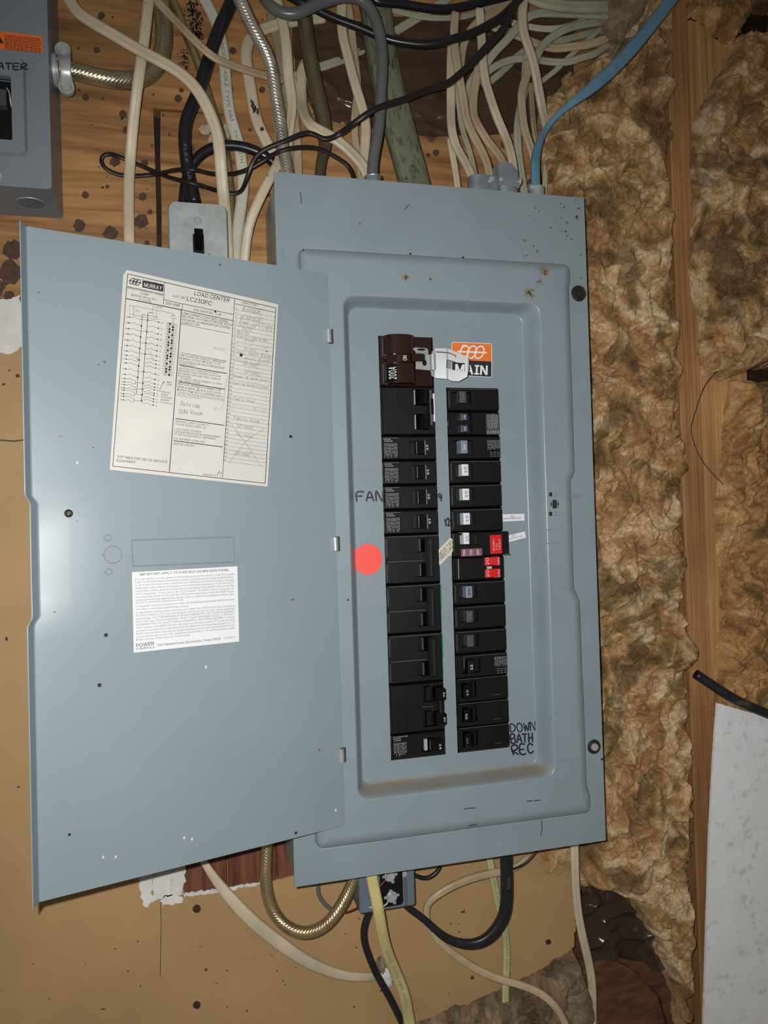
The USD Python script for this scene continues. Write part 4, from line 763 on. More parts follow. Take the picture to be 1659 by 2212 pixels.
# ---- right column, plain single breakers
def right_single(th, hm, txt, tm='black_ink', ridge=True):
    body(th, 1, [(.09, .44, .2, .70)], [(.02, .98, .985, 1.0)])
    obj('toggle_handle', wedge(.19, .325, .2, .68, -.0046, .0, .85), hm, th, local=True)
    if txt: ink = LInk(-.0049); ink.vtext_up(txt, .278, .57, .30, .045); obj('amp_mark', ink.mesh(), tm, th, local=True)
    if ridge: obj('front_ridge', cat_([lb(.02, .97, -.0009, .001, .07, .1, .0002), lb(.012, .024, -.0008, .001, .16, .85, .0002)]), 'gray_handle', th, local=True)
GR = 'plain single breakers of the right column'
r15 = thing('circuit_breaker', 'black fifteen amp breaker with white handle, uppermost white one of the right column', 'circuit breaker', spot(1, 3), GR); right_single(r15, 'white_handle', '15', 'gray_ink')
dup(r15, spot(1, 4), 'black fifteen amp breaker with white handle, middle of the three white ones')
dup(r15, spot(1, 5), 'black fifteen amp breaker with white handle, level with the straight outlet label')
x = thing('circuit_breaker', 'black breaker with dark grey handle at the top of the right column', 'circuit breaker', spot(1, 0), GR); right_single(x, 'gray_handle', '15', 'dim_print')
x = thing('circuit_breaker', 'black twenty amp breaker with blue grey handle just below the red handled pair', 'circuit breaker', spot(1, 8), GR); right_single(x, 'blue_gray_handle', '20')
x = thing('circuit_breaker', 'black breaker with blank grey handle, two below the red handled pair', 'circuit breaker', spot(1, 9), GR); right_single(x, 'gray_handle', '15', 'dim_print')
x = thing('circuit_breaker', 'black breaker with plain dark handle, just above the printed fifteen amp one', 'circuit breaker', spot(1, 10), GR); right_single(x, 'gray_handle', None)
def right_printed(th, hm, txt, hmat, seed, tm):
    body(th, 1, [(.10, .46, .2, .8)]); obj('toggle_handle', wedge(.17, .34, .22, .76, -.0045, 0., .66), hm, th, local=True)
    ink = LInk(-.0049); ink.vtext_up(txt, .275, .62, .4, .045); obj('amp_mark', ink.mesh(), tm, th, local=True)
    ink = LInk(); microprint(ink, .73, .98, .2, .64, seed, False)
    for r in range(3):
        for q_ in range(3): ink.rect(.78 + .07 * q_, .7 + .08 * r, .83 + .07 * q_, .72 + .08 * r)
    obj('rating_print', ink.mesh(), 'gray_print', th, local=True)
x = thing('circuit_breaker', 'black twenty amp breaker with blue handle and white print, third of the right column', 'circuit breaker', spot(1, 2)); right_printed(x, 'blue_gray_handle', '20', 0, 12, 'white_print')
x = thing('circuit_breaker', 'black fifteen amp breaker with white print low in the right column', 'circuit breaker', spot(1, 11)); right_printed(x, 'black_plastic', '15', 0, 13, 'white_print')
obj('front_ridge', cat_([lb(.15, .98, -.0009, .001, .07, .1, .0002), lb(.13, .15, -.0009, .001, .1, .6, .0002)]), 'gray_handle', x, local=True)
# tandem fifteen
x = thing('tandem_breaker', 'black tandem breaker with two navy fifteen amp handles, second in the right column', 'circuit breaker', spot(1, 1))
body(x, 1, [(.16, .45, .1, .42), (.16, .45, .58, .92)], [(.04, .72, .495, .515), (.45, .72, .43, .445), (.04, .72, .93, .945)])
for k in (0, 1):
    obj('toggle_handle', wedge(.18, .36, .11 + .48 * k, .41 + .48 * k, -.0045, .0, .66), 'navy_handle', x, local=True); ink = LInk(-.0049); ink.vtext_up('15', .292, .35 + .48 * k, .19 + .48 * k, .04); obj('amp_mark', ink.mesh(), 'white_print', x, local=True)
rl = sub(x, 'rating_label'); obj('plate', lb(.72, .975, -.0003, .001, .1, .97, .0002), 'gray_handle', rl, local=True); ink = LInk(-.0005); microprint(ink, .74, .96, .16, .78, 4, False); ink.rect(.79, .12, .796, .9); ink.dot(.87, .17, .03, ry=.06); [ink.rect(.74 + .05 * k, .8, .77 + .05 * k, .92) for k in range(5)]; obj('print', ink.mesh(), 'gray_print', rl, local=True)
# GFCI breaker with push-to-test
gf = thing('test_button_breaker', 'black breaker with a red push to test button, standing proud of the right column', 'circuit breaker', spot(1, 6))
obj('body', cbox(.0003, CW * 1.07, -.0045, .045, -PI_ + .0006, -.0002, .001) - lb(.10, .5, -.02, .004, .1, .52) , 'black_plastic', gf, local=True)
obj('toggle_handle', wedge(.14, .28, .0, .48, -.009, 0., .7), 'white_handle', gf, local=True); ink = LInk(-.0094); ink.vtext_up('15', .235, .36, .14, .045); obj('amp_mark', ink.mesh(), 'gray_ink', gf, local=True)
obj('status_label', lb(.12, .53, -.0049, -.004, .67, .98, .0001), 'mauve_label', gf, local=True)
ink = LInk(-.0052)
for t_, a_ in (('ON', .2), ('TRIP', .335), ('OFF', .47)): ink.vtext_up(t_, a_, .94, .71, .045)
obj('status_lettering', ink.mesh(), 'white_print', gf, local=True)
tb = sub(gf, 'test_button'); obj('button', lb(.69, .915, -.0062, -.003, .14, .92, .0005), 'red_plastic', tb, local=True)
ink = LInk(-.0064); [ink.vtext_up(t_, a_, .78, b_, .032, False) for t_, a_, b_ in (('PUSH', .765, .32), ('TO', .822, .5), ('TEST', .88, .32))]; obj('lettering', ink.mesh(), 'white_print', tb, local=True)
obj('corner_clip', cbox(CW * .96, CW * 1.08, -.0055, -.003, -PI_ * 1.0, -PI_ * .93, .0004), 'gray_handle', gf, local=True)
# red handled tandem
rh = thing('tandem_breaker', 'black tandem breaker with two bright red twenty amp handles', 'circuit breaker', spot(1, 7))
body(rh, 1, [(.60, .9, .04, .43), (.60, .9, .55, .92)], [(.04, .6, .5, .51)])
for k in (0, 1):
    b0, b1 = .05 + .5 * k, .41 + .5 * k; tg = sub(rh, 'toggle_handle')
    obj('foot', lb(.60, .69, -.0022, .005, b0, b1, .0006), 'red_plastic', tg, local=True); obj('rocker', lb(.75, .885, -.0042, .005, b0 - .01, b1 + .01, .0009), 'red_plastic', tg, local=True); obj('waist', lb(.68, .76, -.0004, .005, b0 + .01, b1 - .01, .0004), 'red_plastic', tg, local=True)
    ink = LInk(-.0024); ink.vtext_up('20', .675, b1 - .04, b0 + .04, .06, False); ink2 = LInk(-.0044); ink2.vtext_up('ON', .865, b1 - .03, b0 + .04, .035, False); ink.add(np.zeros((0, 2)), np.zeros((0, 3)))
    obj('lettering', cat_([ink.mesh(), ink2.mesh()]), 'white_print', tg, local=True)
obj('tie_clip', cat_([lb(.64, .74, -.0014, .003, .435, .55, .0004), lb(.705, .72, -.0022, .0, .43, .545, .0002)]), 'zinc', rh, local=True)
obj('front_ridge', lb(.085, .098, -.0008, .001, .08, .9, .0002), 'galvanized', rh, local=True)
# lower three of the right column
def low(sl, txt, label, proud, tm='white_print'):
    x = thing('circuit_breaker', label, 'circuit breaker', spot(1, sl))
    body(x, 1, [(.07, .36, .14, .78)], [(.825, .832, .12, .72), (.68, .83, .73, .75)])
    obj('toggle_handle', cat_([lb(.09, .22, -.0085 if proud else -.0035, .006, .2, .74, .001)]), 'black_gloss', x, local=True); obj('slot_rib', lb(.275, .33, -.0006, .006, .16, .76, .0004), 'black_plastic', x, local=True)
    ink = LInk(-.0087 if proud else -.0037); ink.vtext_up(txt, .15, .62, .38, .036, False); obj('amp_mark', ink.mesh(), tm, x, local=True)
    obj('front_ridge', cat_([lb(.68, .83, -.0006, .001, .745, .77, .0001), lb(.01, .98, -.0007, .001, .0, .03, .0001)]), 'gray_handle', x, local=True)
low(12, '15', 'black fifteen amp breaker, third from the foot of the right column', True); low(13, '5', 'black breaker with a white five on its handle, second from the foot', False); low(14, '20', 'black twenty amp breaker at the foot of the right column, beside marker notes', False, 'gray_print')

# ================================================================== STICKERS
def sticker(name, label, cat, corners, mat, o, n, th=.00018, cr=None, fn=None):
    """Corners in picture pixels on the plane (o, n)."""
    n = np.asarray(n, float); n = n if np.dot(n, C - o) > 0 else -n
    t_ = thing(name, label, cat, hit(*corners[0], o, n)); q_ = np.array([hit(x, y, o, n) for x, y in corners]); m_ = len(q_)
    v = np.vstack([q_ + n * .00005, q_ + n * (.00005 + th)]); f = [[m_, m_ + i, m_ + i + 1] for i in range(1, m_ - 1)] + [[0, i + 1, i] for i in range(1, m_ - 1)]
    for i in range(m_): j = (i + 1) % m_; f += [[i, j, j + m_], [i, j + m_, i + m_]]
    obj('paper', (v, np.array(f)), mat, t_); return t_
def roundpx(cs, r, k=6):
    out = []
    for i in range(len(cs)):
        a, b, c = np.array(cs[i - 1], float), np.array(cs[i], float), np.array(cs[(i + 1) % len(cs)], float); u = (a - b) / np.linalg.norm(a - b); w = (c - b) / np.linalg.norm(c - b)
        for t in np.linspace(0, 1, k): p0, p1 = b + u * r, b + w * r; out.append(tuple((1 - t) ** 2 * p0 + 2 * t * (1 - t) * b + t ** 2 * p1))
    return out
# directory card (crop frame: origin 200,560, scale 3.95)
cx = lambda x, y: (x / 3.95 + 200, y / 3.95 + 560)
card = sticker('directory_card', 'cream paper circuit directory card with pencil entries, stuck inside the door', 'directory card', [cx(*p_) for p_ in [(292, 92), (1583, 385), (1492, 1940), (146, 1797), (258, 190), (262, 132)]], 'cream_paper', DO, DN)
CI = lambda l=.0004: Ink(on_plane(DO, DN, l, 200, 560, 3.95))
ink = CI(); L = ink.line; T = ink.text
for a_, b_, w_ in [((300, 125), (1563, 415), 5), ((1563, 415), (1472, 1912), 5), ((172, 1765), (1472, 1912), 5), ((300, 125), (172, 1765), 5), ((612, 200), (606, 385), 4), ((420, 172), (606, 218), 3), ((290, 232), (606, 300), 4), ((285, 335), (760, 432), 7), ((606, 345), (770, 382), 4), ((770, 382), (762, 432), 3), ((762, 432), (1196, 524), 5), ((770, 380), (1205, 472), 4), ((1212, 340), (1108, 1862), 4), ((1212, 378), (1560, 454), 4), ((758, 430), (655, 1815), 6),
                 ((754, 553), (1174, 634), 3), ((752, 797), (1150, 870), 3), ((746, 905), (1146, 975), 6), ((738, 1045), (1132, 1110), 6), ((728, 1130), (1125, 1195), 2), ((706, 1358), (1124, 1418), 6), ((690, 1548), (1110, 1602), 6), ((1068, 1822), (1108, 1827), 3), ((1068, 1822), (1064, 1856), 3)]: L([a_, b_], w_)
obj('ruled_line', ink.mesh(), 'black_ink', card, kind='stuff')
ink = CI(); 
for k in range(40): y_ = 428 + k * 33.2; ink.line([(1208 - k * 2.08 - (6 if k > 1 else 0), y_), (1556 - k * 2.05, y_ + 68 - k * .55)], 2.6)
obj('directory_rule', ink.mesh(), 'gray_ink', card, kind='stuff')
ink = CI(); T = ink.text
for t_, a_, b_, c_ in [('MURRAY MANUFACTURING', (298, 250), (602, 316), 17), ('CORP', (408, 300), (478, 314), 17), ('BROOKLYN 16, N.Y.', (328, 310), (548, 356), 17), ('E-26098', (394, 348), (498, 368), 13), ('LOAD CENTER', (866, 306), (1166, 368), 36), ('CAT. NO', (684, 322), (790, 342), 20), ('LC230PC', (802, 352), (1014, 396), 36), ('200 AMP', (622, 384), (744, 408), 22), ('120-240VAC, 3 W', (858, 438), (1095, 484), 20), ('DIRECTORY', (1270, 376), (1414, 404), 17),
                       ('LINE CONNECTORS INCLUDING', (764, 466), (1152, 542), 18), ('NEUTRAL SUITABLE FOR USE WITH', (762, 492), (1188, 572), 18), ('250 MCM. ALUMINUM OR COPPER', (760, 520), (1172, 596), 18), ('CONDUCTOR.', (756, 548), (914, 572), 18), ('USE CLASS N1 CIRCUIT BREAKER', (740, 824), (1130, 888), 17), ('MURRAY STYLE MP & EP, I T E', (738, 850), (1090, 906), 17), ('STYLE EQ-P OR WESTINGHOUSE', (736, 876), (1126, 938), 17), ('QUICKLAG P', (734, 900), (872, 920), 17),
                       ('NOTE: EP, EQ-P AND QUICKLAG P', (732, 934), (1070, 982), 13), ('BREAKERS HAVE TRIPPED POSITION', (730, 955), (1094, 1008), 13), ('BETWEEN "ON" AND "OFF" HANDLE', (728, 978), (1090, 1032), 13), ('POSITIONS', (728, 1000), (836, 1016), 13), ('TO RESET MOVE HANDLE TO "OFF"', (748, 1022), (1108, 1074), 13), ('AND THEN TO "ON"', (724, 1040), (918, 1066), 13), ('NEUTRAL BRANCH CONNECTOR', (724, 1068), (1094, 1126), 16), ('WIRE RANGE', (722, 1095), (872, 1118), 16), ('# 4-1/0 CU/AL', (922, 1126), (1098, 1152), 16), ('#14-8', (746, 1122), (830, 1134), 15), ('#14-4 COPPER ONLY', (866, 1142), (1112, 1180), 15), ('THE SUM OF BREAKER RATINGS CONNECTED TO ANY', (718, 1148), (1122, 1210), 9), ('ONE STAB IS 140 AMP MAX.', (718, 1164), (930, 1196), 9),
                       ('NEUTRAL ASSY-6276A-3', (706, 1388), (982, 1424), 14), ('COVER ASSY-63521-24', (704, 1412), (966, 1446), 14), ('LOCK ASSY-L5-058W', (700, 1454), (932, 1482), 14), ('DIAGRAM INDICATES MAXIMUM NUMBER', (698, 1476), (1088, 1524), 14), ('OF INSTALLED CIRCUIT BREAKERS', (696, 1498), (1048, 1540), 14), ('U.S. PATENT 2,938,191', (690, 1536), (954, 1570), 17), ('INSTALLED BY:', (688, 1580), (870, 1600), 17), ('SUITABLE FOR USE AS SERVICE', (208, 1692), (636, 1740), 20), ('EQUIPMENT', (204, 1726), (368, 1742), 20), ('64149-1', (942, 1842), (1054, 1854), 17), ('1', (1082, 1850), (1088, 1851), 16), ('E', (1078, 1816), (1088, 1818), 14),
                       ('GROUND', (584, 1136), (662, 1148), 13), ('WHEN', (584, 1158), (640, 1166), 13), ('REQUIRED', (582, 1180), (680, 1194), 13), ('RANGE:', (580, 1204), (656, 1214), 13), ('#6-1/0CU/AL', (572, 1224), (684, 1242), 13), ('L I N E', (514, 408), (590, 422), 14)]: T(t_, a_, b_, c_)
for k in range(40): T(str(k + 1), (1224 - k * 2.7 - (10 if k > 8 else 0), 424 + k * 33.2), (1234 - k * 2.7 + (12 if k > 8 else 0), 426 + k * 33.2), 14)
obj('printed_text', ink.mesh(), 'black_ink', card, kind='stuff')
# printed emblem and name block
ink = CI(); cq = [(426, 180), (606, 216), (602, 278), (424, 240)]; ink.poly(cq)
def coil(ink, x0, y0, dx, dy, r, ry, w, n=3, extra=()):
    G_ = []
    L_ = math.hypot(dx, dy); d = np.array([dx, dy]) / L_; u = np.array([-d[1], d[0]])
    for k in range(n):
        c_ = np.array([x0, y0]) + np.array([dx, dy]) * (k + .8) / (n + .6); a = np.linspace(0, 2 * np.pi, 22); sk = -.35
        G_.append(LineString(c_ + (r * np.cos(a) + sk * ry * np.sin(a) * .6)[:, None] * d + (ry * np.sin(a))[:, None] * u).buffer(w / 2, quad_segs=3))
    G_.append(LineString([np.array([x0, y0]) - d * 6, np.array([x0, y0]) + np.array([dx, dy]) + d * 6]).buffer(w * .55)); G_ += [LineString(e_).buffer(w / 2) for e_ in extra]
    for p_ in polys(shapely.union_all(G_)): ink.poly(p_)
coil(ink, 318, 182, 90, 20, 18, 26, 6); obj('printed_emblem', ink.mesh(), 'black_ink', card)
ink = CI(.0005); ink.text('MURRAY', (436, 232), (590, 264), 32, True); obj('printed_name', ink.mesh(), 'cream_paper', card)
# wiring diagram
ink = CI(); L = ink.line
L([(318, 392), (576, 442), (570, 518), (314, 468), (318, 392)], 2.4); L([(372, 432), (404, 438), (403, 450), (370, 444), (372, 432)], 2.4); [ink.text(c_, (344, 420 + k * 17), (356, 422 + k * 17), 11) for k, c_ in enumerate('MAIN')]
L([(424, 470), (376, 1148)], 4); L([(474, 454), (416, 1206)], 4); L([(474, 454), (498, 458)], 3); L([(424, 470), (530, 490)], 3)
for a_, b_ in (((494, 452), (524, 466)), ((526, 488), (556, 502))): L([a_, (b_[0], a_[1] + 6), b_, (a_[0], b_[1] - 6), a_], 2.4)
L([(516, 412), (510, 452)], 2.4); L([(548, 420), (542, 488)], 2.4); L([(585, 440), (694, 468), (690, 482)], 2.8); L([(676, 478), (708, 484), (706, 508), (674, 502), (676, 478)], 2.8); L([(690, 508), (682, 544)], 2.8)
def brk(x0, y0, x1, y1, flip=0):
    d = np.array([x1 - x0, y1 - y0]); p_ = lambda t, h: (x0 + d[0] * t, y0 + d[1] * t - h); L([p_(0, 0), p_(.25, 0), p_(.4, 9), p_(.55, 10), p_(.68, 0), p_(1, 0)], 2.6); ink.dot(x0 if not flip else x1, y0 if not flip else y1, 6)
ys = [493, 543, 592, 638, 690, 736, 782, 820, 852, 884, 935, 982, 1018, 1047, 1070, 1098, 1117, 1147, 1170, 1200]
for k, y_ in enumerate(ys):
    xl = 314 - (y_ - 493) * .075; xr = 470 - (y_ - 493) * .068; brk(xl, y_, xl + 92, y_ + 18); tx = (418 - (y_ - 520) * .07) if k % 2 else (468 - (y_ - 520) * .075); pair = k in (7, 8, 12, 13, 14, 15, 16, 17, 18, 19)
    if not pair: L([(xl + 92, y_ + 18), (tx, y_ + 26)], 2.6); ink.dot(tx, y_ + 26, 7)
    elif k in (7, 12, 14, 16, 18): L([(xl + 92, y_ + 18), (xl + 90, y_ + 50)], 2.6); L([(xl + 91, y_ + 34), (tx, y_ + 40)], 2.6); ink.dot(tx, y_ + 40, 7)
    ink.text(str(2 * k + 1), (xl - 30, y_ + 2), (xl - 10, y_ + 5), 11); y2 = y_ + 27; brk(xr, y2, xr + 96, y2 + 18, 1); ink.text(str(2 * k + 2), (xr + 112, y2 + 28), (xr + 130, y2 + 31), 11)
for k in range(20):
    y_ = 552 + k * 22.6; x_ = 660 - k * 1.8
    for j in (0, 1):
        if (k + j) % 5 in (0, 2, 3): ink.dot(x_ + 27 * j, y_ + 6 * j, 10)
        else: a_ = np.linspace(0, 6.283, 12); L(np.stack([x_ + 27 * j + 9 * np.cos(a_), y_ + 6 * j + 9 * np.sin(a_)], 1), 3)
    ink.text(str(2 * k + 1), (x_ - 34, y_ - 2), (x_ - 16, y_ + 1), 9); ink.text(str(2 * k + 2), (x_ + 46, y_ + 12), (x_ + 64, y_ + 15), 9)
L([(644, 536), (700, 546), (668, 1008), (612, 998), (644, 536)], 2); L([(634, 1046), (674, 1052), (672, 1076), (632, 1070), (634, 1046), (672, 1076)], 3); L([(568, 1130), (604, 1044)], 3); ink.poly([(600, 1054), (610, 1042), (612, 1056)])
L([(886, 1102), (910, 1106), (908, 1126), (884, 1122), (886, 1102), (908, 1126)], 3); ink.dot(730, 1112, 7); ink.dot(848, 1134, 7); ink.dot(1047, 446, 9); ink.dot(1268, 818, 14); ink.blob(1486, 788, 6, 3)
obj('printed_diagram', ink.mesh(), 'black_ink', card, kind='stuff')
ink = CI(.0005); H = ink.hand
for t_, a_, b_, c_, w_, s_ in [('Outside', (748, 1244), (914, 1272), 34, 4, 1), ('SUN Room', (734, 1312), (936, 1332), 34, 4, 2), ('Nutmy-', (1034, 770), (1148, 782), 24, 2.4, 3), ('RANGE', (1282, 440), (1444, 470), 34, 4, 4), ('RANGE', (1268, 512), (1448, 540), 36, 4, 5), ('Power lite Plate', (1258, 540), (1530, 586), 24, 2.6, 6), ('OUTSIDE LITES', (1246, 568), (1530, 622), 24, 2.6, 7), ('DEN', (1282, 608), (1356, 616), 26, 3, 8), ('Boiler', (1240, 628), (1340, 648), 20, 3, 9), ('Dish & Lt Bath & Hall', (1234, 662), (1500, 706), 20, 3, 10), ('SPARE', (1290, 700), (1390, 716), 22, 2.4, 11), ('Kitchen Lites', (1230, 722), (1500, 766), 18, 2, 12), ('SPARE', (1286, 772), (1400, 790), 20, 2, 13), ('Hall Bath Room', (1230, 798), (1520, 846), 24, 3, 14), ('Work Room', (1300, 856), (1510, 880), 24, 3, 15), ('Base Lights', (1220, 866), (1500, 908), 20, 2.2, 16), ('SPARE', (1284, 902), (1412, 926), 28, 3, 17), ('SPARE', (1290, 970), (1430, 996), 26, 3, 18), ('Pump & 2nd hall', (1206, 1006), (1510, 1046), 20, 3, 19), ('Heating Range Kitchen', (1202, 1062), (1500, 1106), 18, 2.6, 20), ('Family Room', (1200, 1196), (1380, 1226), 22, 2.6, 21), ('Front Room', (1196, 1262), (1480, 1300), 18, 1.8, 22), ('Family Room', (1204, 1362), (1420, 1400), 26, 3, 23), ('SPARE', (1230, 1432), (1380, 1456), 24, 3, 24), ('SPARE', (1220, 1500), (1370, 1526), 22, 2.4, 25), ('SPARE', (1210, 1666), (1350, 1686), 26, 3, 26)]: H(t_, a_, b_, c_, w_, s_)
ink.line([(1176, 1398), (1300, 1560), (1330, 1600), (1432, 1762)], 3); ink.line([(1464, 1444), (1300, 1560), (1160, 1744)], 3); ink.line([(1160, 990), (1130, 1080), (1120, 1240), (1090, 1278), (1036, 1276)], 2.6); ink.line([(1060, 1256), (1034, 1276), (1056, 1304)], 2.6); ink.line([(480, 780), (522, 866)], 3)
obj('pencil_entry', ink.mesh(), 'pencil', card, kind='stuff')
# instruction sticker (crop frame: origin 250,1200, scale 5.7207)
c2 = lambda x, y: (x / 5.7207 + 250, y / 5.7207 + 1200)
st = sticker('instruction_sticker', 'white printed safety instruction sticker on the lower half of the door', 'sticker', [c2(*p_) for p_ in [(200, 206), (1502, 132), (1524, 1062), (222, 1200)]], 'white_paper', DO, DN)
ink = Ink(on_plane(DO, DN, .0004, 250, 1200, 5.7207)); T = ink.text
T('IMPORTANT APPLY TO FUSE BOX OR BREAKER PANEL', (294, 250), (1404, 190), 29, True)
lines = ['For your safety, certain outlets in this building are protected by a GFCI (Ground', 'Fault Circuit Interrupter) Receptacle, and are so indicated by appropriate labels.', 'In the event of power failure which has not affected the fuse or breaker serving', 'these particular outlets, unplug all cord-connected appliances from the GFCI', 'protected outlets, and restore power by pressing in the RESET button on the', 'GFCI receptacle. To test, press the TEST button. The RESET button will pop out', 'indicating that power is off at all the GFCI protected outlets. Push the RESET back', 'in and reconnect the appliances one at a time. A defective appliance which trips']
for k, t_ in enumerate(lines): T(t_, (240 + k, 306 + k * 36.6), (1460, 240 + k * 35.2), 23)
T('the GFCI should be repaired at once.', (246, 596), (840, 556), 23); T('If the RESET button will not stay in after all appliances have been disconnected', (246, 642), (1464, 552), 23); T('from the circuit call a qualified electrician.', (246, 678), (904, 634), 23)
lines = ['If the RESET button does not pop out when the TEST button is pressed', 'PROTECTION IS LOST. Do not use any outlets on the circuit. Call a qualified', 'electrician. TEST REMINDER: FOR MAXIMUM PROTECTION AGAINST', 'ELECTRICAL SHOCK HAZARD, TEST YOUR GROUND FAULT CIRCUIT', 'INTERRUPTER AT LEAST ONCE A MONTH. TEST PROCEDURE: 1. Push', 'TEST button. The RESET button will pop out. Power is now off at all outlets', 'protected by the GFCI, indicating that the device is functioning properly. 2. If', 'RESET button does not pop out when testing, do not use any outlets on this', 'circuit. Protection is lost. Call a qualified electrician. 3. To restore power, push']
for k, t_ in enumerate(lines): T(t_, (247 + k, 722 + k * 37), (1468, 630 + k * 34.4), 23)
T('RESET button. Enter date on record card.', (252, 1054), (916, 992), 23)
T('1067 Bandera Road, San Antonio, Texas 78228', (514, 1120), (1296, 1040), 27, True); T('N-25319', (1346, 1030), (1474, 1020), 22)
obj('printed_text', ink.mesh(), 'gray_ink', st, kind='stuff')
ink = Ink(on_plane(DO, DN, .0004, 250, 1200, 5.7207)); ink.text('POWER', (256, 1134), (476, 1106), 44); ink.text('CONTROLS', (254, 1170), (480, 1144), 25); obj('printed_name', ink.mesh(), 'black_ink', st)
# red dot
WP = np.array([0, WF, 0.]); WN = np.array([0, 1., 0])
c_ = (794, 1208); sticker('round_sticker', 'round fluorescent red sticker left of the breaker columns', 'sticker', [(c_[0] + 31.5 * math.cos(a), c_[1] + 33.5 * math.sin(a)) for a in np.arange(0, 2 * np.pi, .1)], 'red_dot', WP, WN)
# MAIN label (crop frame: origin 780,690, scale 4.608)
c3 = lambda x, y: (x / 4.608 + 780, y / 4.608 + 690)
ml = sticker('main_label', 'orange and black label reading MAIN beside the main breaker', 'label', roundpx([c3(*p_) for p_ in [(900, 222), (1302, 240), (1302, 578), (900, 556)]], 6), 'white_paper', WP, WN)
MI = lambda l: Ink(on_plane(WP, WN, l, 780, 690, 4.608))
ink = MI(.0004); ink.poly(Polygon(roundpx([(906, 228), (1297, 245), (1297, 572), (906, 550)], 20)).intersection(Polygon([(890, 200), (1310, 200), (1310, 419), (890, 402)]))); obj('orange_field', ink.mesh(), 'orange_print', ml)
ink = MI(.0004); ink.poly(Polygon(roundpx([(906, 228), (1297, 245), (1297, 572), (906, 550)], 20)).intersection(Polygon([(890, 402), (1310, 419), (1310, 600), (890, 600)]))); obj('black_field', ink.mesh(), 'black_ink', ml)
ink = MI(.0006); ink.text('MAIN', (934, 536), (1254, 552), 90, True); coil(ink, 968, 320, 270, 10, 42, 62, 14, extra=[[(1006, 268), (1026, 256), (1046, 268)]]); obj('lettering', ink.mesh(), 'white_paper', ml)
ink = MI(.0008); ink.text('MAIN', (938, 536), (1258, 552), 90, True); obj('lettering', ink.mesh(), 'white_paper', ml)
# small outlet labels (crop frame: origin 1040,980, scale 6.32)
c4 = lambda x, y: (x / 6.32 + 1040, y / 6.32 + 980)
for cs_, l1, l2, lab in [([(288, 828), (584, 820), (587, 914), (294, 926)], ((398, 866), (452, 864)), ((306, 896), (546, 886)), 'straight white outlet label right of the breakers'), ([(314, 1128), (590, 1062), (608, 1144), (318, 1222)], ((414, 1136), (468, 1122)), ((326, 1186), (568, 1130)), 'tilted white outlet label beside the red test button')]:
    s_ = sticker('outlet_label', lab, 'label', [c4(*p_) for p_ in cs_], 'white_paper', WP, WN); ink = Ink(on_plane(WP, WN, .0005, 1040, 980, 6.32)); ink.text('GFCI', l1[0], l1[1], 16, True); ink.text('PROTECTED OUTLET', l2[0], l2[1], 16, True); obj('printed_text', ink.mesh(), 'black_ink' if 'straight' in lab else 'gray_ink', s_)
# torn slip between the columns (crop frame: origin 780,980, scale 4.608)
c5 = lambda x, y: (x / 4.608 + 780, y / 4.608 + 980)
O5 = np.array([0, .0095, 0.])
s_ = sticker('paper_slip', 'torn cream paper slip with capital letters between the two breaker columns', 'paper', [c5(*p_) for p_ in [(766, 962), (884, 838), (906, 846), (924, 930), (900, 1000), (906, 1018), (882, 1012), (782, 1114), (770, 1080)]], 'yellow_paper', O5, WN); ink = Ink(on_plane(O5, WN, .0005, 780, 980, 4.608)); ink.text('MOVE TWI', (788, 1020), (918, 884), 32); ink.text('PONENTS ARE', (778, 1078), (926, 934), 32); obj('printed_text', ink.mesh(), 'black_ink', s_)
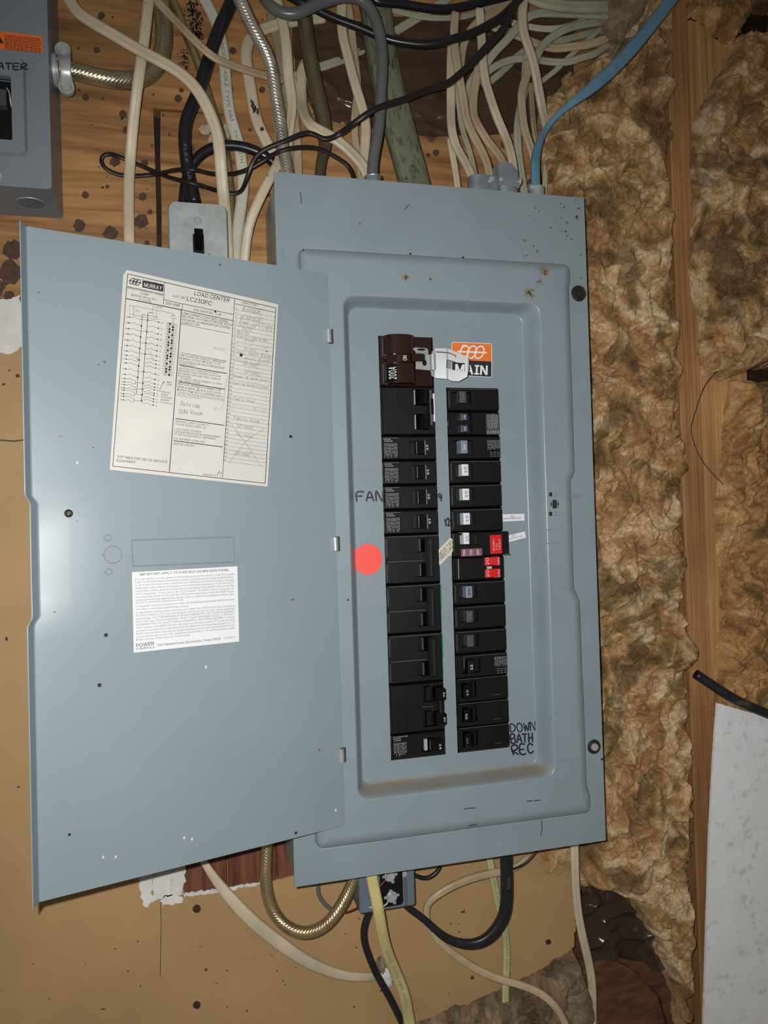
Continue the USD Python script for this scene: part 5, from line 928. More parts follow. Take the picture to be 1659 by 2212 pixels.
# ================================================================== CABLES
def profile(kind, a, b, n):
    th = np.arange(n + 1) / n * 2 * np.pi; c, s_ = np.cos(th), np.sin(th)
    if kind == 'round': return a * c, a * s_
    x = a * np.sign(c) * np.abs(c) ** .85; y = b * np.sign(s_) * np.abs(s_) ** .6
    if kind == 'nm': y = y * (1 - .24 * np.cos(2 * np.pi * x / a * 1.0) * np.abs(s_))
    return x, y
def sweep(path3, a, b, kind='nm', n=20, step=.004, twist=None, relief=None):
    """path3: rows x, y, z, half-width. Flat side faces the room."""
    q, ss = spline(path3, step=step); p, aw = q[:, :3], q[:, 3]
    T_ = np.gradient(p, axis=0); T_ /= np.linalg.norm(T_, axis=1, keepdims=True)
    N_ = np.array([0, -1., 0]) - T_ * (-T_[:, 1:2]); N_ /= np.linalg.norm(N_, axis=1, keepdims=True); B_ = np.cross(T_, N_)
    if twist is not None:
        al = np.interp(np.linspace(0, 1, len(p)), np.linspace(0, 1, len(twist)), twist)[:, None]; N_, B_ = N_ * np.cos(al) + B_ * np.sin(al), B_ * np.cos(al) - N_ * np.sin(al)
    X_, Y_ = profile(kind, 1., b, n); v = p[:, None] + aw[:, None, None] * (X_[None, :, None] * B_[:, None] + Y_[None, :, None] * N_[:, None])
    if relief:
        th = np.arange(n + 1) / n * 2 * np.pi; ph = ss[:, None] * relief[1]; k = relief[2]; h = np.maximum(np.sin(k * th[None] + ph), np.sin(k * th[None] - ph + 1.)); wv = (h + 1) / 2; h = h * .5
        d = v - p[:, None]; v = v + d / (np.linalg.norm(d, axis=2, keepdims=True) + 1e-9) * (h * relief[0])[..., None]
    m, k = len(p), n + 1; i, j = np.meshgrid(np.arange(m - 1), np.arange(n), indexing='ij'); A_ = (i * k + j).ravel(); f = np.vstack([np.stack([A_, A_ + 1, A_ + k + 1], 1), np.stack([A_, A_ + k + 1, A_ + k], 1)])
    uv = np.stack(np.broadcast_arrays(np.arange(k)[None] / n, ss[:, None] * 1.0), -1).reshape(-1, 2).copy(); v = v.reshape(-1, 3)
    if relief: uv[:, 0] = wv.ravel()
    c0, c1 = len(v), len(v) + 1; v = np.vstack([v, p[0], p[-1]]); uv = np.vstack([uv, [0, 0], [0, ss[-1]]]); jj = np.arange(n)
    f = np.vstack([f, np.stack([np.full(n, c0), jj + 1, jj], 1), np.stack([np.full(n, c1), (m - 1) * k + jj, (m - 1) * k + jj + 1], 1)])
    return (v, f), uv, (p, T_, N_, B_, aw, ss)
def trace(pts, w):
    out = []
    for q_ in pts:
        X = P(q_[0], q_[1], q_[2]); ww = q_[3] if len(q_) > 3 else w; out.append([*X, px2m(ww, X) / 2])
    return out
def beyond(pts):
    """Carries a cable on past the edge of the picture."""
    pts = [tuple(p_) for p_ in pts]
    for e_ in (0, -1):
        a_, b_ = pts[e_], pts[1 if e_ == 0 else -2]
        if a_[1] <= 2 or a_[1] >= 2208 or a_[0] >= 1655 or a_[0] <= 2:
            d = np.subtract(a_[:2], b_[:2]); d = d / np.hypot(*d) * 90; r = (a_[0] + d[0], a_[1] + d[1], *a_[2:])
            pts = [r] + pts if e_ == 0 else pts + [r]
    return pts
def cable(label, pts, w, mat, kind='nm', b=.5, name='cable', y=None, group=None, text=None, twist=None, relief=None, step=.004, n=20, cat='cable'):
    if y is not None: pts = [(*p_[:2], y if np.ndim(y) == 0 else np.interp(i, np.linspace(0, len(pts) - 1, len(y)), y), *p_[2:]) for i, p_ in enumerate(pts)]
    tr = trace(beyond(pts), w)
    m_, uv, fr = sweep(tr, None, 1. if kind == 'round' else b, kind, n, step, twist, relief)
    t_ = thing(name, label, cat, tr[0][:3], group)
    obj('jacket' if 'jacket' in mat or 'vinyl' in mat or 'cable' in mat or 'rubber' in mat else 'armour', m_, mat, t_, smooth=True, uv=uv)
    for tx in text or []:
        s_, t0, t1, h, tm = tx; p, T_, N_, B_, aw, ss = fr; v, f = glyphs(s_); v = v.copy(); u = t0 + (v[:, 0] / v[:, 0].max()) * (t1 - t0); sl = u * ss[-1]
        g_ = lambda A_: np.stack([np.interp(sl, ss, A_[:, k]) for k in range(3)], 1)
        hw = np.interp(sl, ss, aw); o_ = (v[:, 1] - .5) * h; yy = np.where(kind == 'round', np.sqrt(np.clip(1 - o_ ** 2, 0, 1)), b * (1.16 if kind == 'nm' else 1.0)) * hw
        obj('printed_text', (g_(p) - g_(B_) * (o_ * hw)[:, None] + g_(N_) * (yy + .00025)[:, None], f), tm, t_)
    return t_
CJ, TJ, GJ, DJ = 'cream_jacket', 'tan_jacket', 'green_jacket', 'dim_jacket'
# ---- above the panel, left part
cable('cream flat cable running straight down from the top edge to behind the open door', [(321, 0), (310, 97), (295, 203), (283, 321), (278, 422), (280, 545), (281, 600)], 23, CJ, y=[.056, .05, .055, .08, .086, .086, .086])
cable('long cream flat cable sweeping from the upper left down past the toggle switch box', [(150, 0), (169, 27), (236, 70), (312, 114), (380, 152), (422, 190), (451, 240), (470, 295), (477, 359), (481, 405), (488, 480), (492, 560), (493, 600)], 26, CJ, y=[.055, .05, .042, .042, .046, .056, .07, .076, .08])
cable('thin cream cable crossing diagonally over the thick black cable to the silver braided one', [(337, 0), (380, 46), (422, 89), (460, 122), (506, 143), (578, 165), (610, 172)], 18, TJ, y=[.06, .05, .036, .042, .07, .082])
cable('pale greenish flat cable with lettering printed along it, right of the thick black cable', [(443, 0), (460, 34), (477, 84), (485, 139), (489, 190), (498, 253), (511, 295), (523, 359), (525, 405), (515, 485), (508, 560), (507, 610)], 25, 'white_jacket', y=.084, text=[('GROUNDED CABLE TYPE NM', .2, .5, .62, 'gray_ink'), ('14/2  WITH', .53, .63, .6, 'gray_ink')])
SCORCH = cable('cream cable with two scorched notches, bending down from a short level run', [(700, 38), (633, 46), (570, 63), (538, 89), (532, 127), (540, 181), (553, 253), (570, 295), (591, 338), (612, 400)], 25, CJ, y=[.09, .088, .082, .078, .08, .08])
cable('cream cable slanting down and left from behind the silver braided cable', [(612, 300), (603, 346), (582, 388), (553, 447), (536, 498), (528, 560), (524, 600)], 21, CJ, y=[.085, .062, .06, .066, .08, .085])
cable('brownish flat cable behind the silver braided cable, darkest of that bunch', [(583, 30), (596, 75), (603, 108), (613, 203), (624, 271), (632, 395)], 19, DJ, y=.09)
cable('cream cable hanging from under the grey loop and narrowing at its lower end', [(598, 0), (610, 47), (619, 108), (624, 174), (630, 217), (629, 255), (624, 300), (622, 395)], 23, CJ, y=[.07, .07, .076, .08], twist=[0, 0, .2, .9, 1.2])
cable('narrow cream cable between the silver and the dark braided cables', [(634, 170), (635, 235), (641, 290), (645, 400)], 18, TJ, y=.088)
cable('cream cable looping out from behind the dark braid down to the grey cable bushing', [(676, 120), (655, 150), (650, 203), (657, 246), (678, 275), (718, 297), (762, 333), (790, 369), (800, 402)], 25, CJ, y=[.09, .09, .086, .066, .05, .048, .05, .05, .05])
cable('cream ribbed cable left of the grey cable, reaching its bushing', [(738, 0), (740, 72), (751, 119), (765, 174), (780, 224), (790, 271), (788, 326), (792, 400)], 22, CJ, y=[.06, .06, .064, .07, .066])
cable('narrow tan cable just behind the cream ribbed one left of the grey cable', [(750, 0), (757, 40), (762, 90), (769, 145), (772, 200), (766, 260), (770, 320), (785, 400)], 17, TJ, y=.08)
cable('pale green cable rising to the right behind the service cable', [(628, 168), (689, 146), (736, 130), (783, 108), (852, 69), (906, 36), (957, 4), (985, -20)], 19, GJ, y=.093)
# ---- braided cables
BR = dict(kind='round', n=48, step=.0009)
cable('dark bronze braided cable curving into the clamp of the corner switch box', [(125, 150), (152, 152), (186, 160), (228, 169), (270, 173), (304, 169), (333, 148), (350, 114), (354, 72), (350, 25), (346, 0)], 36, 'bronze_braid', y=[.055, .06, .075, .08], relief=(.0005, 1700, 12), name='braided_cable', **BR)
cable('thin gold braided cable running behind the thick black cable', [(372, 0), (382, 21), (401, 72), (422, 122), (439, 169), (456, 224), (477, 287), (489, 338), (498, 422), (500, 485), (501, 600)], 18, 'gold_braid', y=.091, relief=(.0004, 2200, 7), name='braided_cable', **BR)
cable('bright silver braided cable coming down to the top left corner of the panel', [(518, 0), (534, 36), (552, 72), (574, 112), (588, 156), (595, 206), (603, 253), (610, 307), (621, 372), (626, 402)], 27, 'silver_braid', y=[.03, .036, .05, .06, .06], relief=(.0006, 1900, 8), name='braided_cable', **BR)
cable('dull dark braided cable whose sheath ends just above the panel', [(655, 0, .07, 32), (664, 90, .07, 33), (675, 152, .072, 33), (686, 203, .072, 33), (697, 253, .072, 33), (702, 295, .07, 31), (701, 322, .068, 25), (694, 350, .066, 22), (690, 402, .06, 22)], 33, 'dark_braid', relief=(.0005, 1800, 11), name='braided_cable', **BR)
cable('gold braided cable hanging in a loop under the panel', [(570, 1760), (576, 1827), (574, 1885), (581, 1943), (603, 1986), (636, 2010), (670, 2013), (704, 1996), (733, 1962), (752, 1928), (767, 1893), (775, 1860)], 26, 'gold_braid', y=[.076, .07, .066, .05, .045, .05, .05], relief=(.0004, 1900, 10), name='braided_cable', **BR)
# ---- big ones
cable('broad grey green service cable with speckled covering, entering the panel top', [(803, -10), (812, 22), (820, 90), (839, 188), (868, 297), (894, 392), (902, 425)], 68, 'service_jacket', kind='flat', b=.6, y=[.084, .08, .076, .066], name='service_cable', n=26, cat='cable')
cable('glossy grey round cable looping over and down into the panel top bushing', [(566, -14), (573, 0), (588, 16), (617, 29), (646, 27), (675, 14), (706, 2), (740, -6), (775, -3), (801, 22), (816, 58), (825, 108), (823, 203), (816, 289), (806, 347), (805, 400)], 24, 'gray_vinyl', kind='round', y=[.04, .03, .026, .03, .03, .03, .028, .028])
cable('thick black cable running from the top down into the toggle switch box', [(502, 0), (473, 63), (447, 139), (426, 203), (405, 253), (399, 295), (403, 350), (413, 405), (421, 440)], 27, 'black_cable', kind='round', y=[.05, .055, .06, .064, .07, .072], text=[('FLEX   (UL)', .78, .93, .5, 'dim_print')])
cable('black arching cable rising behind the switch box and over to the panel', [(395, 470), (397, 426), (405, 380), (422, 346), (456, 321), (498, 314), (549, 325), (591, 352), (620, 400)], 22, 'black_cable', kind='round', y=[.088, .086, .08, .078, .08, .084])
cable('upper black cable sagging across the top edge', [(800, -14), (809, 0), (852, 7), (906, 15), (950, 20), (981, 18), (1019, 10), (1060, 0)], 18, 'black_cable', kind='round', y=.055)
cable('black cable sagging from the grey loop across to the right, below the upper one', [(632, -4), (639, 0), (678, 18), (725, 40), (780, 61), (834, 83), (880, 93), (918, 96), (956, 91), (994, 80), (1022, 71), (1052, 56), (1082, 38), (1103, 18), (1120, 0)], 18, 'black_cable', kind='round', y=[.06, .055, .045, .036, .034, .034])
cable('long thin black bell wire wandering across and doubling back in a loop at the left', [(1120, 0, .016, 14), (1103, 28, .016, 14), (1090, 58, .018, 15), (1057, 96, .022, 17), (1022, 134, .026, 16), (991, 162, .028, 15), (964, 182, .028, 15), (931, 192, .026, 14), (880, 212, .022, 13), (852, 221, .018, 13), (805, 239, .015, 13), (762, 268, .024, 12), (733, 289, .038, 12), (704, 300, .04, 11), (675, 289, .042, 10), (653, 289, .042, 10), (617, 304, .042, 10), (581, 318, .046, 9), (555, 336, .05, 9), (541, 362, .054, 9), (530, 394, .064, 9), (516, 416, .076, 9), (490, 416, .078, 9), (456, 408, .074, 9), (436, 401, .056, 9), (400, 392, .054, 9), (346, 376, .088, 9), (295, 354, .094, 9), (253, 337, .092, 9), (232, 333, .088, 9), (220, 341, .09, 9), (224, 359, .09, 9), (253, 376, .093, 9), (295, 380, .095, 9), (338, 376, .093, 9), (380, 367, .06, 9), (422, 367, .05, 9), (450, 374, .066, 9), (470, 376, .076, 9), (498, 376, .072, 9), (537, 365, .06, 9), (573, 344, .054, 9), (610, 325, .042, 9), (653, 318, .044, 9), (689, 322, .048, 9), (733, 344, .052, 9), (754, 362, .054, 9), (768, 400, .05, 9)], 9, 'thin_brown', kind='flat', b=.7, n=12, name='bell_wire', cat='wire', step=.003)
# ---- right bunch
R_ = [('tan cable leading down to the left of the oval connector, foremost of the right bunch', [(984, 28), (981, 76), (986, 127), (994, 177), (1001, 215), (1007, 253), (1022, 291), (1042, 329), (1055, 367), (1058, 412)], 19, TJ, [.05, .05, .05, .03]),
    ('cream cable at the left of the right bunch, bulging left before the oval connector', [(976, 100), (974, 142), (974, 177), (974, 228), (976, 278), (986, 316), (1004, 349), (1022, 390), (1028, 412)], 20, CJ, [.062, .06, .05, .031]),
    ('thin pale green cable between the two leftmost ones of the right bunch', [(985, 180), (991, 223), (999, 278), (1012, 319), (1024, 367), (1032, 412)], 13, GJ, [.07, .07, .06, .045]),
    ('cream cable curving into the tall connector from the upper left', [(1036, 20), (1039, 68), (1042, 114), (1047, 165), (1057, 203), (1072, 248), (1090, 291), (1103, 329), (1110, 375), (1112, 405)], 20, CJ, [.054, .05, .045, .03]),
    ('tan cable bowing left then right into the tall connector', [(1034, 140), (1029, 172), (1024, 203), (1024, 248), (1037, 278), (1057, 309), (1077, 334), (1093, 367), (1098, 405)], 19, TJ, [.066, .066, .055, .032]),
    ('pale green cable that turns from level at the top right down into the right bunch', [(1390, 40), (1300, 33), (1234, 30), (1184, 28), (1148, 33), (1120, 56), (1095, 86), (1072, 109), (1052, 134), (1027, 162), (1014, 187), (1011, 225), (1008, 280)], 18, GJ, [.07, .066, .07, .078]),
    ('pale green cable running level out of the insulation, lowest of the level ones', [(1370, 70), (1300, 104), (1285, 116), (1260, 124), (1234, 132), (1196, 134), (1158, 129), (1120, 127), (1082, 137), (1057, 152), (1037, 172), (1020, 196), (1012, 225)], 16, GJ, .08),
    ('smooth cream cable dropping in front of the level ones into the insulation', [(1131, 0), (1128, 38), (1133, 76), (1146, 114), (1156, 152), (1163, 190), (1170, 228), (1180, 275), (1196, 330)], 21, CJ, [.04, .04, .046, .056, .09]),
    ('pale green cable hanging left of the blue cable down beside the small connector', [(1142, 110), (1136, 142), (1133, 190), (1123, 240), (1118, 278), (1120, 329), (1125, 367), (1134, 425)], 18, GJ, .074),
    ('tan cable hanging close behind the blue cable bend', [(1142, 130), (1138, 162), (1128, 197), (1128, 240), (1133, 278), (1143, 309), (1153, 342), (1158, 380)], 19, TJ, .062),
    ('thin dim cable showing between the hanging tan cable and the insulation', [(1146, 180), (1148, 207), (1151, 253), (1158, 300), (1175, 350)], 13, DJ, [.078, .08, .095]),
    ('cream cable slanting down to the right across the level ones', [(1050, 48), (1070, 60), (1090, 66), (1120, 78), (1158, 94), (1196, 104), (1234, 101), (1272, 96), (1310, 84), (1372, 70)], 18, TJ, [.08, .076, .07]),
    ('pale cable with a scorch mark rising to the right out of the bunch', [(1148, 150), (1158, 127), (1171, 101), (1191, 81), (1222, 63), (1260, 53), (1310, 46), (1375, 40)], 17, GJ, [.064, .066, .08]),
    ('broad pale green cable along the top edge at the right', [(1140, -10), (1158, 0), (1196, 10), (1247, 15), (1330, 14), (1400, 10)], 26, GJ, [.05, .05, .06, .085]),
    ('short pale cable end showing behind the level ones', [(1085, 36), (1110, 50), (1143, 58), (1171, 62), (1209, 61), (1250, 50), (1300, 30), (1380, 10)], 14, 'white_jacket', .086),
    ('short pale cable slipping into the insulation under the level ones', [(1300, 60), (1250, 105), (1222, 130), (1206, 147), (1184, 165), (1160, 186), (1148, 200)], 11, GJ, .082),
    ('thin pale green cable running level behind the black cables', [(780, 20), (845, 22), (906, 36), (971, 39), (1015, 33), (1045, 22), (1082, 12), (1110, 0)], 12, GJ, .088),
    ('tan cable that bends from level at the top down behind the foremost one', [(1120, 0), (1095, 10), (1065, 28), (1030, 50), (1006, 85), (998, 120), (992, 180)], 17, TJ, .075),
    ('thin cream cable ending left of the oval connector', [(972, 300), (976, 324), (984, 370), (990, 415)], 15, CJ, .07),
    ('thin pale cable stub right of the blue cable end', [(1200, 290), (1184, 330), (1179, 360), (1177, 400), (1175, 450)], 12, GJ, .088),
    ('pale green cable running level above the lowest one, deep in the bunch', [(1044, 190), (1066, 170), (1090, 150), (1130, 112), (1190, 92), (1250, 78), (1300, 66), (1370, 50)], 15, GJ, .09)]
for lab, pts, w, mat, y in R_: cable(lab, pts, w, mat, y=y)
cable('blue cable slanting down from the upper right into the panel top', [(1455, -8, .03, 27), (1403, 59, .03, 27), (1357, 114, .03, 28), (1312, 160, .032, 27), (1275, 192, .034, 24), (1239, 220, .04, 17), (1206, 247, .046, 13), (1179, 280, .05, 13), (1163, 315, .045, 17), (1156, 357, .034, 20), (1159, 425, .028, 20)], 24, 'blue_vinyl', kind='flat', b=.62)
# ---- below the panel
cable('long cream cable drooping from behind the door to a foam filled hole', [(425, 1830, .08, 13), (441, 1862, .078, 15), (463, 1896, .076, 19), (506, 1949, .072, 26), (554, 1997, .07, 28), (603, 2036, .07, 28), (651, 2069, .07, 26), (699, 2093, .072, 23), (752, 2108, .076, 20), (800, 2110, .082, 18), (818, 2108, .0885, 17)], 24, 'cream_jacket', kind='flat', b=.55)
cable('yellow flat cable hanging from the panel bottom past the junction box', [(801, 1872), (803, 1892), (815, 1953), (824, 2006), (834, 2049), (853, 2097), (873, 2150), (885, 2212)], 25, 'yellow_jacket', y=[.024, .024, .03, .05, .06], text=[('AWG  TYPE NM  600V', .38, .72, .5, 'pencil')])
cable('thin black cable curving down beside the yellow cable', [(800, 1960), (796, 1974), (786, 2010), (796, 2063), (815, 2107), (839, 2150), (868, 2208)], 15, 'black_rubber', kind='round', y=[.06, .062, .066, .07])
cable('thick black cable drooping from the panel bottom up to the junction box', [(874, 1953, .066, 13), (878, 1957, .066, 14), (916, 1986, .064, 15), (955, 2020, .062, 17), (993, 2037, .06, 19), (1032, 2037, .058, 22), (1061, 2020, .056, 25), (1085, 1986, .054, 26), (1094, 1943, .052, 26), (1093, 1846, .05, 26), (1093, 1820, .05, 26)], 20, 'black_rubber', kind='flat', b=.8, text=[('600V', .78, .84, .5, 'dim_print')])
cable('pale lime green flat cable straight down behind the drooping black one', [(1052, 1820), (1058, 1856), (1068, 1909), (1080, 1967), (1092, 2020), (1094, 2088), (1092, 2150), (1092, 2190)], 16, 'lime_jacket', y=[.07, .078, .08, .08], text=[('AWG  TYPE NM  WITH GROUND  (UL)', .2, .75, .55, 'gray_ink')])
cable('cream cable making a wide loop left then running to the lower right', [(1140, 1850, .075, 10), (1115, 1872, .074, 14), (1046, 1890, .07, 17), (988, 1909, .066, 17), (945, 1933, .066, 16), (923, 1957, .07, 15), (926, 1996, .074, 13), (945, 2030, .074, 14), (984, 2063, .072, 16), (1037, 2097, .068, 17), (1094, 2119, .062, 16), (1148, 2136, .056, 16), (1186, 2160, .05, 16), (1210, 2189, .046, 16), (1222, 2215, .044, 16)], 16, 'tan_jacket', kind='flat', b=.7)
cable('cream white cable dropping from the panel corner along the edge of the tan wall', [(1240, 1800), (1241, 1829), (1243, 1904), (1250, 1979), (1266, 2055), (1278, 2120), (1280, 2212)], 19, 'cream_jacket', y=[.062, .06, .07, .076, .08])
cable('thin grey wire curling out under the panel behind the gold braided loop', [(686, 1880), (687, 1911), (689, 1933), (704, 1955), (722, 1966), (745, 1960)], 9, 'gray_vinyl', kind='round', y=.08, n=12, name='wire', cat='wire')
cable('thin dark wire loop right of the junction box', [(890, 1888), (899, 1892), (921, 1897), (940, 1887), (950, 1873), (953, 1850)], 9, 'thin_brown', kind='round', y=.075, n=12, name='wire', cat='wire')
cable('thin brown cord crossing the cream loop under the panel', [(1170, 1822), (1152, 1848), (1130, 1868), (1100, 1880)], 5, 'thin_brown', kind='round', y=.068, n=10, name='wire', cat='wire')
cable('fine red wire running to the upper terminal screw', [(745, 1972), (770, 1962), (800, 1938), (820, 1915), (838, 1896)], 3.5, 'red_wire', kind='round', y=[.056, .05, .04, .036, .038], n=8, name='wire', cat='wire')
cable('fine white wire running to the lower terminal screw', [(775, 1962), (800, 1960), (822, 1960), (836, 1952), (840, 1944)], 3.5, 'white_jacket', kind='round', y=[.05, .04, .036, .037, .038], n=8, name='wire', cat='wire')
cable('black cable stub resting over the white board edge', [(1503, 1456), (1530, 1474), (1560, 1494), (1600, 1517), (1659, 1542)], 21, 'black_rubber', kind='round', y=[.056, .05, .042, .034])
cable('long dark hair caught on the stud', [(1575, 785), (1545, 806), (1520, 838), (1502, 890), (1493, 925), (1500, 960), (1520, 1000), (1562, 1046)], 2, 'hair_dark', kind='round', y=[.05, .06, .072, .073, .072, .06], n=6, name='hair', cat='hair')
# scorch marks on the notched cream cable
ink = Ink(on_plane((0, .0745, 0), YN, .0))
for k, (px, py, r, rx) in enumerate([(546, 226, 3, 8), (551, 234, 3.5, 8), (557, 242, 3, 7), (548, 240, 2, 5), (566, 279, 4, 4), (543, 219, 2, 4)]): ink.blob(px, py, r, k, ry=rx, rough=.9)
obj('scorch_mark', ink.mesh(), 'char', SCORCH)

# ---- fittings on the panel top
ZT = PZ1 - .0036
def fitting(name, label, cat): return thing(name, label, cat, (0, .028, ZT))
def topc(px, y=.028): 
    X = P(px, 400, y); return np.array([X[0], y, .345])
c = topc(1046); t_ = fitting('cable_connector', 'flat oval grey connector on the panel top holding two cables', 'connector')
ov = m3.Manifold.batch_hull([m3.Manifold.cylinder(.029, .0105, .0095, 28).translate([c[0] + s_, c[1], .3445]) for s_ in (-.009, .009)]) - m3.Manifold.batch_hull([m3.Manifold.cylinder(.03, .006, .006, 20).translate([c[0] + s_, c[1], .36]) for s_ in (-.009, .009)])
obj('body', ov, 'cast_zinc', t_, smooth=35); hx = P(1047, 398, .038); obj('clamp_screw', cat_([cyl([hx[0] - .001, .0155, .368], [hx[0] - .001, .0205, .368], .0028, n=14), cyl([c[0] + .015, .0165, .369], [c[0] + .015, .022, .369], .0022, n=14)]), 'zinc', t_, smooth=30)
c = topc(1093); t_ = fitting('cable_connector', 'tall grey cast clamp connector with a side screw on the panel top', 'connector')
bd = m3.Manifold.batch_hull([m3.Manifold.cylinder(.026, .0115, .0105, 28).translate([c[0] + s_, c[1], .3445]) for s_ in (-.002, .002)]); bd = bd + m3.Manifold.hull_points(np.array([[c[0] + a_, c[1] + b_, z_] for a_, b_, z_ in [(-.0135, -.011, .3625), (.009, -.011, .3625), (-.0135, .011, .3625), (.009, .011, .3625), (-.0135, -.011, .387), (.002, -.011, .388), (-.0135, .011, .387), (.002, .011, .388), (.009, -.011, .380), (.009, .011, .380)]]))
bd = bd - m3.Manifold.cylinder(.05, .0065, .0065, 20).translate([c[0] - .002, c[1], .356])
obj('body', bd, 'cast_zinc', t_, smooth=35); obj('clamp_screw', cat_([cyl([c[0] + .0075, c[1] - .003, .372], [c[0] + .0165, c[1] - .003, .372], .0022, n=14), cyl([c[0] + .0125, c[1] - .003, .372], [c[0] + .0155, c[1] - .003, .372], .0042, n=16)]), 'zinc', t_, smooth=30)
c = topc(1159); t_ = fitting('cable_connector', 'small bright connector around the blue cable on the panel top', 'connector')
obj('body', m3.Manifold.cylinder(.024, .0085, .008, 24).translate([c[0], c[1], .3445]) - m3.Manifold.cylinder(.02, .006, .006, 20).translate([c[0], c[1], .352]), 'galvanized', t_, smooth=35); obj('clamp_screw', cyl([c[0] - .012, c[1] - .006, .3655], [c[0] - .004, c[1] - .006, .3655], .0034, n=16), 'zinc', t_, smooth=30)
c = topc(806); t_ = fitting('cable_bushing', 'pale grey collar where the glossy grey cable enters the panel', 'bushing')
obj('collar', cat_([m3.Manifold.cylinder(.0195, .0095, .0085, 28).translate([c[0], c[1], .3445]), ring((c[0], c[1], .364), (0, 0, 1), .0082, .0012)]), 'cast_zinc', t_, smooth=35)

# ================================================================== BOXES
# ---- corner switch box (upper left)
bx1 = P(137, 473, WY)[0]; bz0 = P(137, 473, WY)[2]; BF = .028; bx0 = bx1 - .145; bz1 = bz0 + .245
sw = thing('corner_switch_box', 'grey enclosed breaker box cut off by the upper left corner of the picture', 'switch box', (bx1, WY, bz0))
shell = m3.Manifold.batch_hull([m3.Manifold.cylinder(.072, .004, .004, 20).rotate([-90, 0, 0]).translate([x_, BF, z_]) for x_ in (bx0 + .004, bx1 - .004) for z_ in (bz0 + .004, bz1 - .004)])
fx1 = P(57, 250, BF - .004)[0]; fz1, fz0 = P(50, 121, BF - .004)[2], P(50, 336, BF - .004)[2]
plate = m3.Manifold.batch_hull([m3.Manifold.cylinder(.0045, .008, .006, 20).rotate([90, 0, 0]).translate([x_, BF + .0002, z_]) for x_ in (bx0 + .03, fx1 - .008) for z_ in (fz0 + .008, fz1 - .008)])
ox1 = P(25, 230, BF - .004)[0]; oz1, oz0 = P(24, 165, BF - .004)[2], P(26, 303, BF - .004)[2]
openg = cbox(bx0 + .05, ox1, BF - .01, BF + .03, oz0, oz1, .001)
obj('body', shell - openg - cbox(bx0 + .003, bx1 - .003, BF + .002, .099, bz0 + .003, bz1 - .003, .001), 'dark_gray_paint', sw, smooth=35); obj('raised_frame', plate - openg, 'dark_gray_paint', sw, smooth=35)
obj('knockout', cat_([ring((P(65, 441, BF + .03)[0], BF + .036, bz0 - .0002), (0, 0, 1), r_, .0006) for r_ in (.0135,)]), 'galvanized', sw); 
kx = P(65, 441, BF + .03)[0]; obj('knockout_disc', cyl([kx, BF + .036, bz0 - .0008], [kx, BF + .036, bz0 + .001], .0128), 'blue_steel', sw)
c = P(-6, 379, BF); obj('cover_screw', cat_([cyl(c, c + [0, -.002, 0], .0048, .004, 24)]), 'zinc', sw, smooth=30)
ink = Ink(on_plane((0, BF - .0043, 0), YN, .0003)); ink.hand('HEATER', (-40, 147), (60, 151), 13, 3, 3); obj('marker_note', ink.mesh(), 'marker_ink', sw)
br = thing('box_breaker', 'black breaker inside the corner switch box', 'circuit breaker', (ox1, BF, oz1)); obj('body', cbox(bx0 + .052, ox1 - .0012, BF + .0035, BF + .03, oz0 + .0012, oz1 - .0012, .0005), 'black_plastic', br)
hz = P(10, 222, BF)[2]; obj('handle', cbox(bx0 + .06, ox1 - .004, BF - .006, BF + .005, hz - .005, hz + .010, .001), 'gray_handle', br); obj('handle_guard', sweep(trace([(14, 190, BF - .004), (20, 200, BF - .007), (22, 215, BF - .007), (25, 232, BF - .003)], 3), None, 1., 'round', 10, .001)[0], 'zinc', br, smooth=True)
obj('handle_mark', cbox(bx0 + .062, ox1 - .012, BF + .0028, BF + .004, hz - .022, hz - .018, .0003), 'mauve_label', br)
ws = sticker('warning_sticker', 'orange warning sticker with a black triangle on the corner switch box', 'sticker', roundpx([(-70, 58), (93, 79), (92, 114), (-70, 102)], 3), 'orange_label', np.array([0, BF, 0]), WN)
ink = Ink(on_plane((0, BF, 0), YN, .0005)); ink.poly([(-12, 92), (8, 94), (-2, 76)]); obj('warning_triangle', ink.mesh(), 'black_ink', ws)
ink = Ink(on_plane((0, BF, 0), YN, .0005)); g = np.random.default_rng(8)
for k in range(8):
    x_ = 10.
    while x_ < 86: L2 = g.uniform(4, 11); ink.line([(x_, 75.5 + k * 4.1 + x_ * .105), (min(88, x_ + L2), 75.5 + k * 4.1 + (x_ + L2) * .105)], 2.3); x_ += L2 + 1.6
obj('fine_print', ink.mesh(), 'brown_ink', ws, kind='stuff')
# cable clamp on its right side
cl = thing('cable_clamp', 'galvanized clamp connector on the right side of the corner switch box', 'connector', (bx1, .06, bz0 + .1))
k0 = P(112, 150, .062); obj('lock_ring', cat_([cyl([bx1 - .001, .062, k0[2]], [bx1 + .0035, .062, k0[2]], .0155), cyl([bx1 + .0035, .062, k0[2]], [bx1 + .008, .062, k0[2]], .0125), ring((bx1 + .006, .062, k0[2]), (1, 0, 0), .0125, .0012)]), 'galvanized', cl, smooth=35)
def strap(yy):
    out = []; prof_ = [(136, 102), (139, 118), (140, 128), (141, 150), (143, 168), (146, 185)]; dep = [yy + .010, yy + .007, yy, yy - .002, yy + .002, yy + .008]; wd = [26, 26, 25, 23, 24, 29]
    return sweep([[*P(a_[0], a_[1], d_), px2m(w_, P(a_[0], a_[1], d_)) / 2] for a_, d_, w_ in zip(prof_, dep, wd)], None, .14, 'flat', 14, .002)[0]
obj('strap', strap(.045), 'zinc', cl, smooth=True)
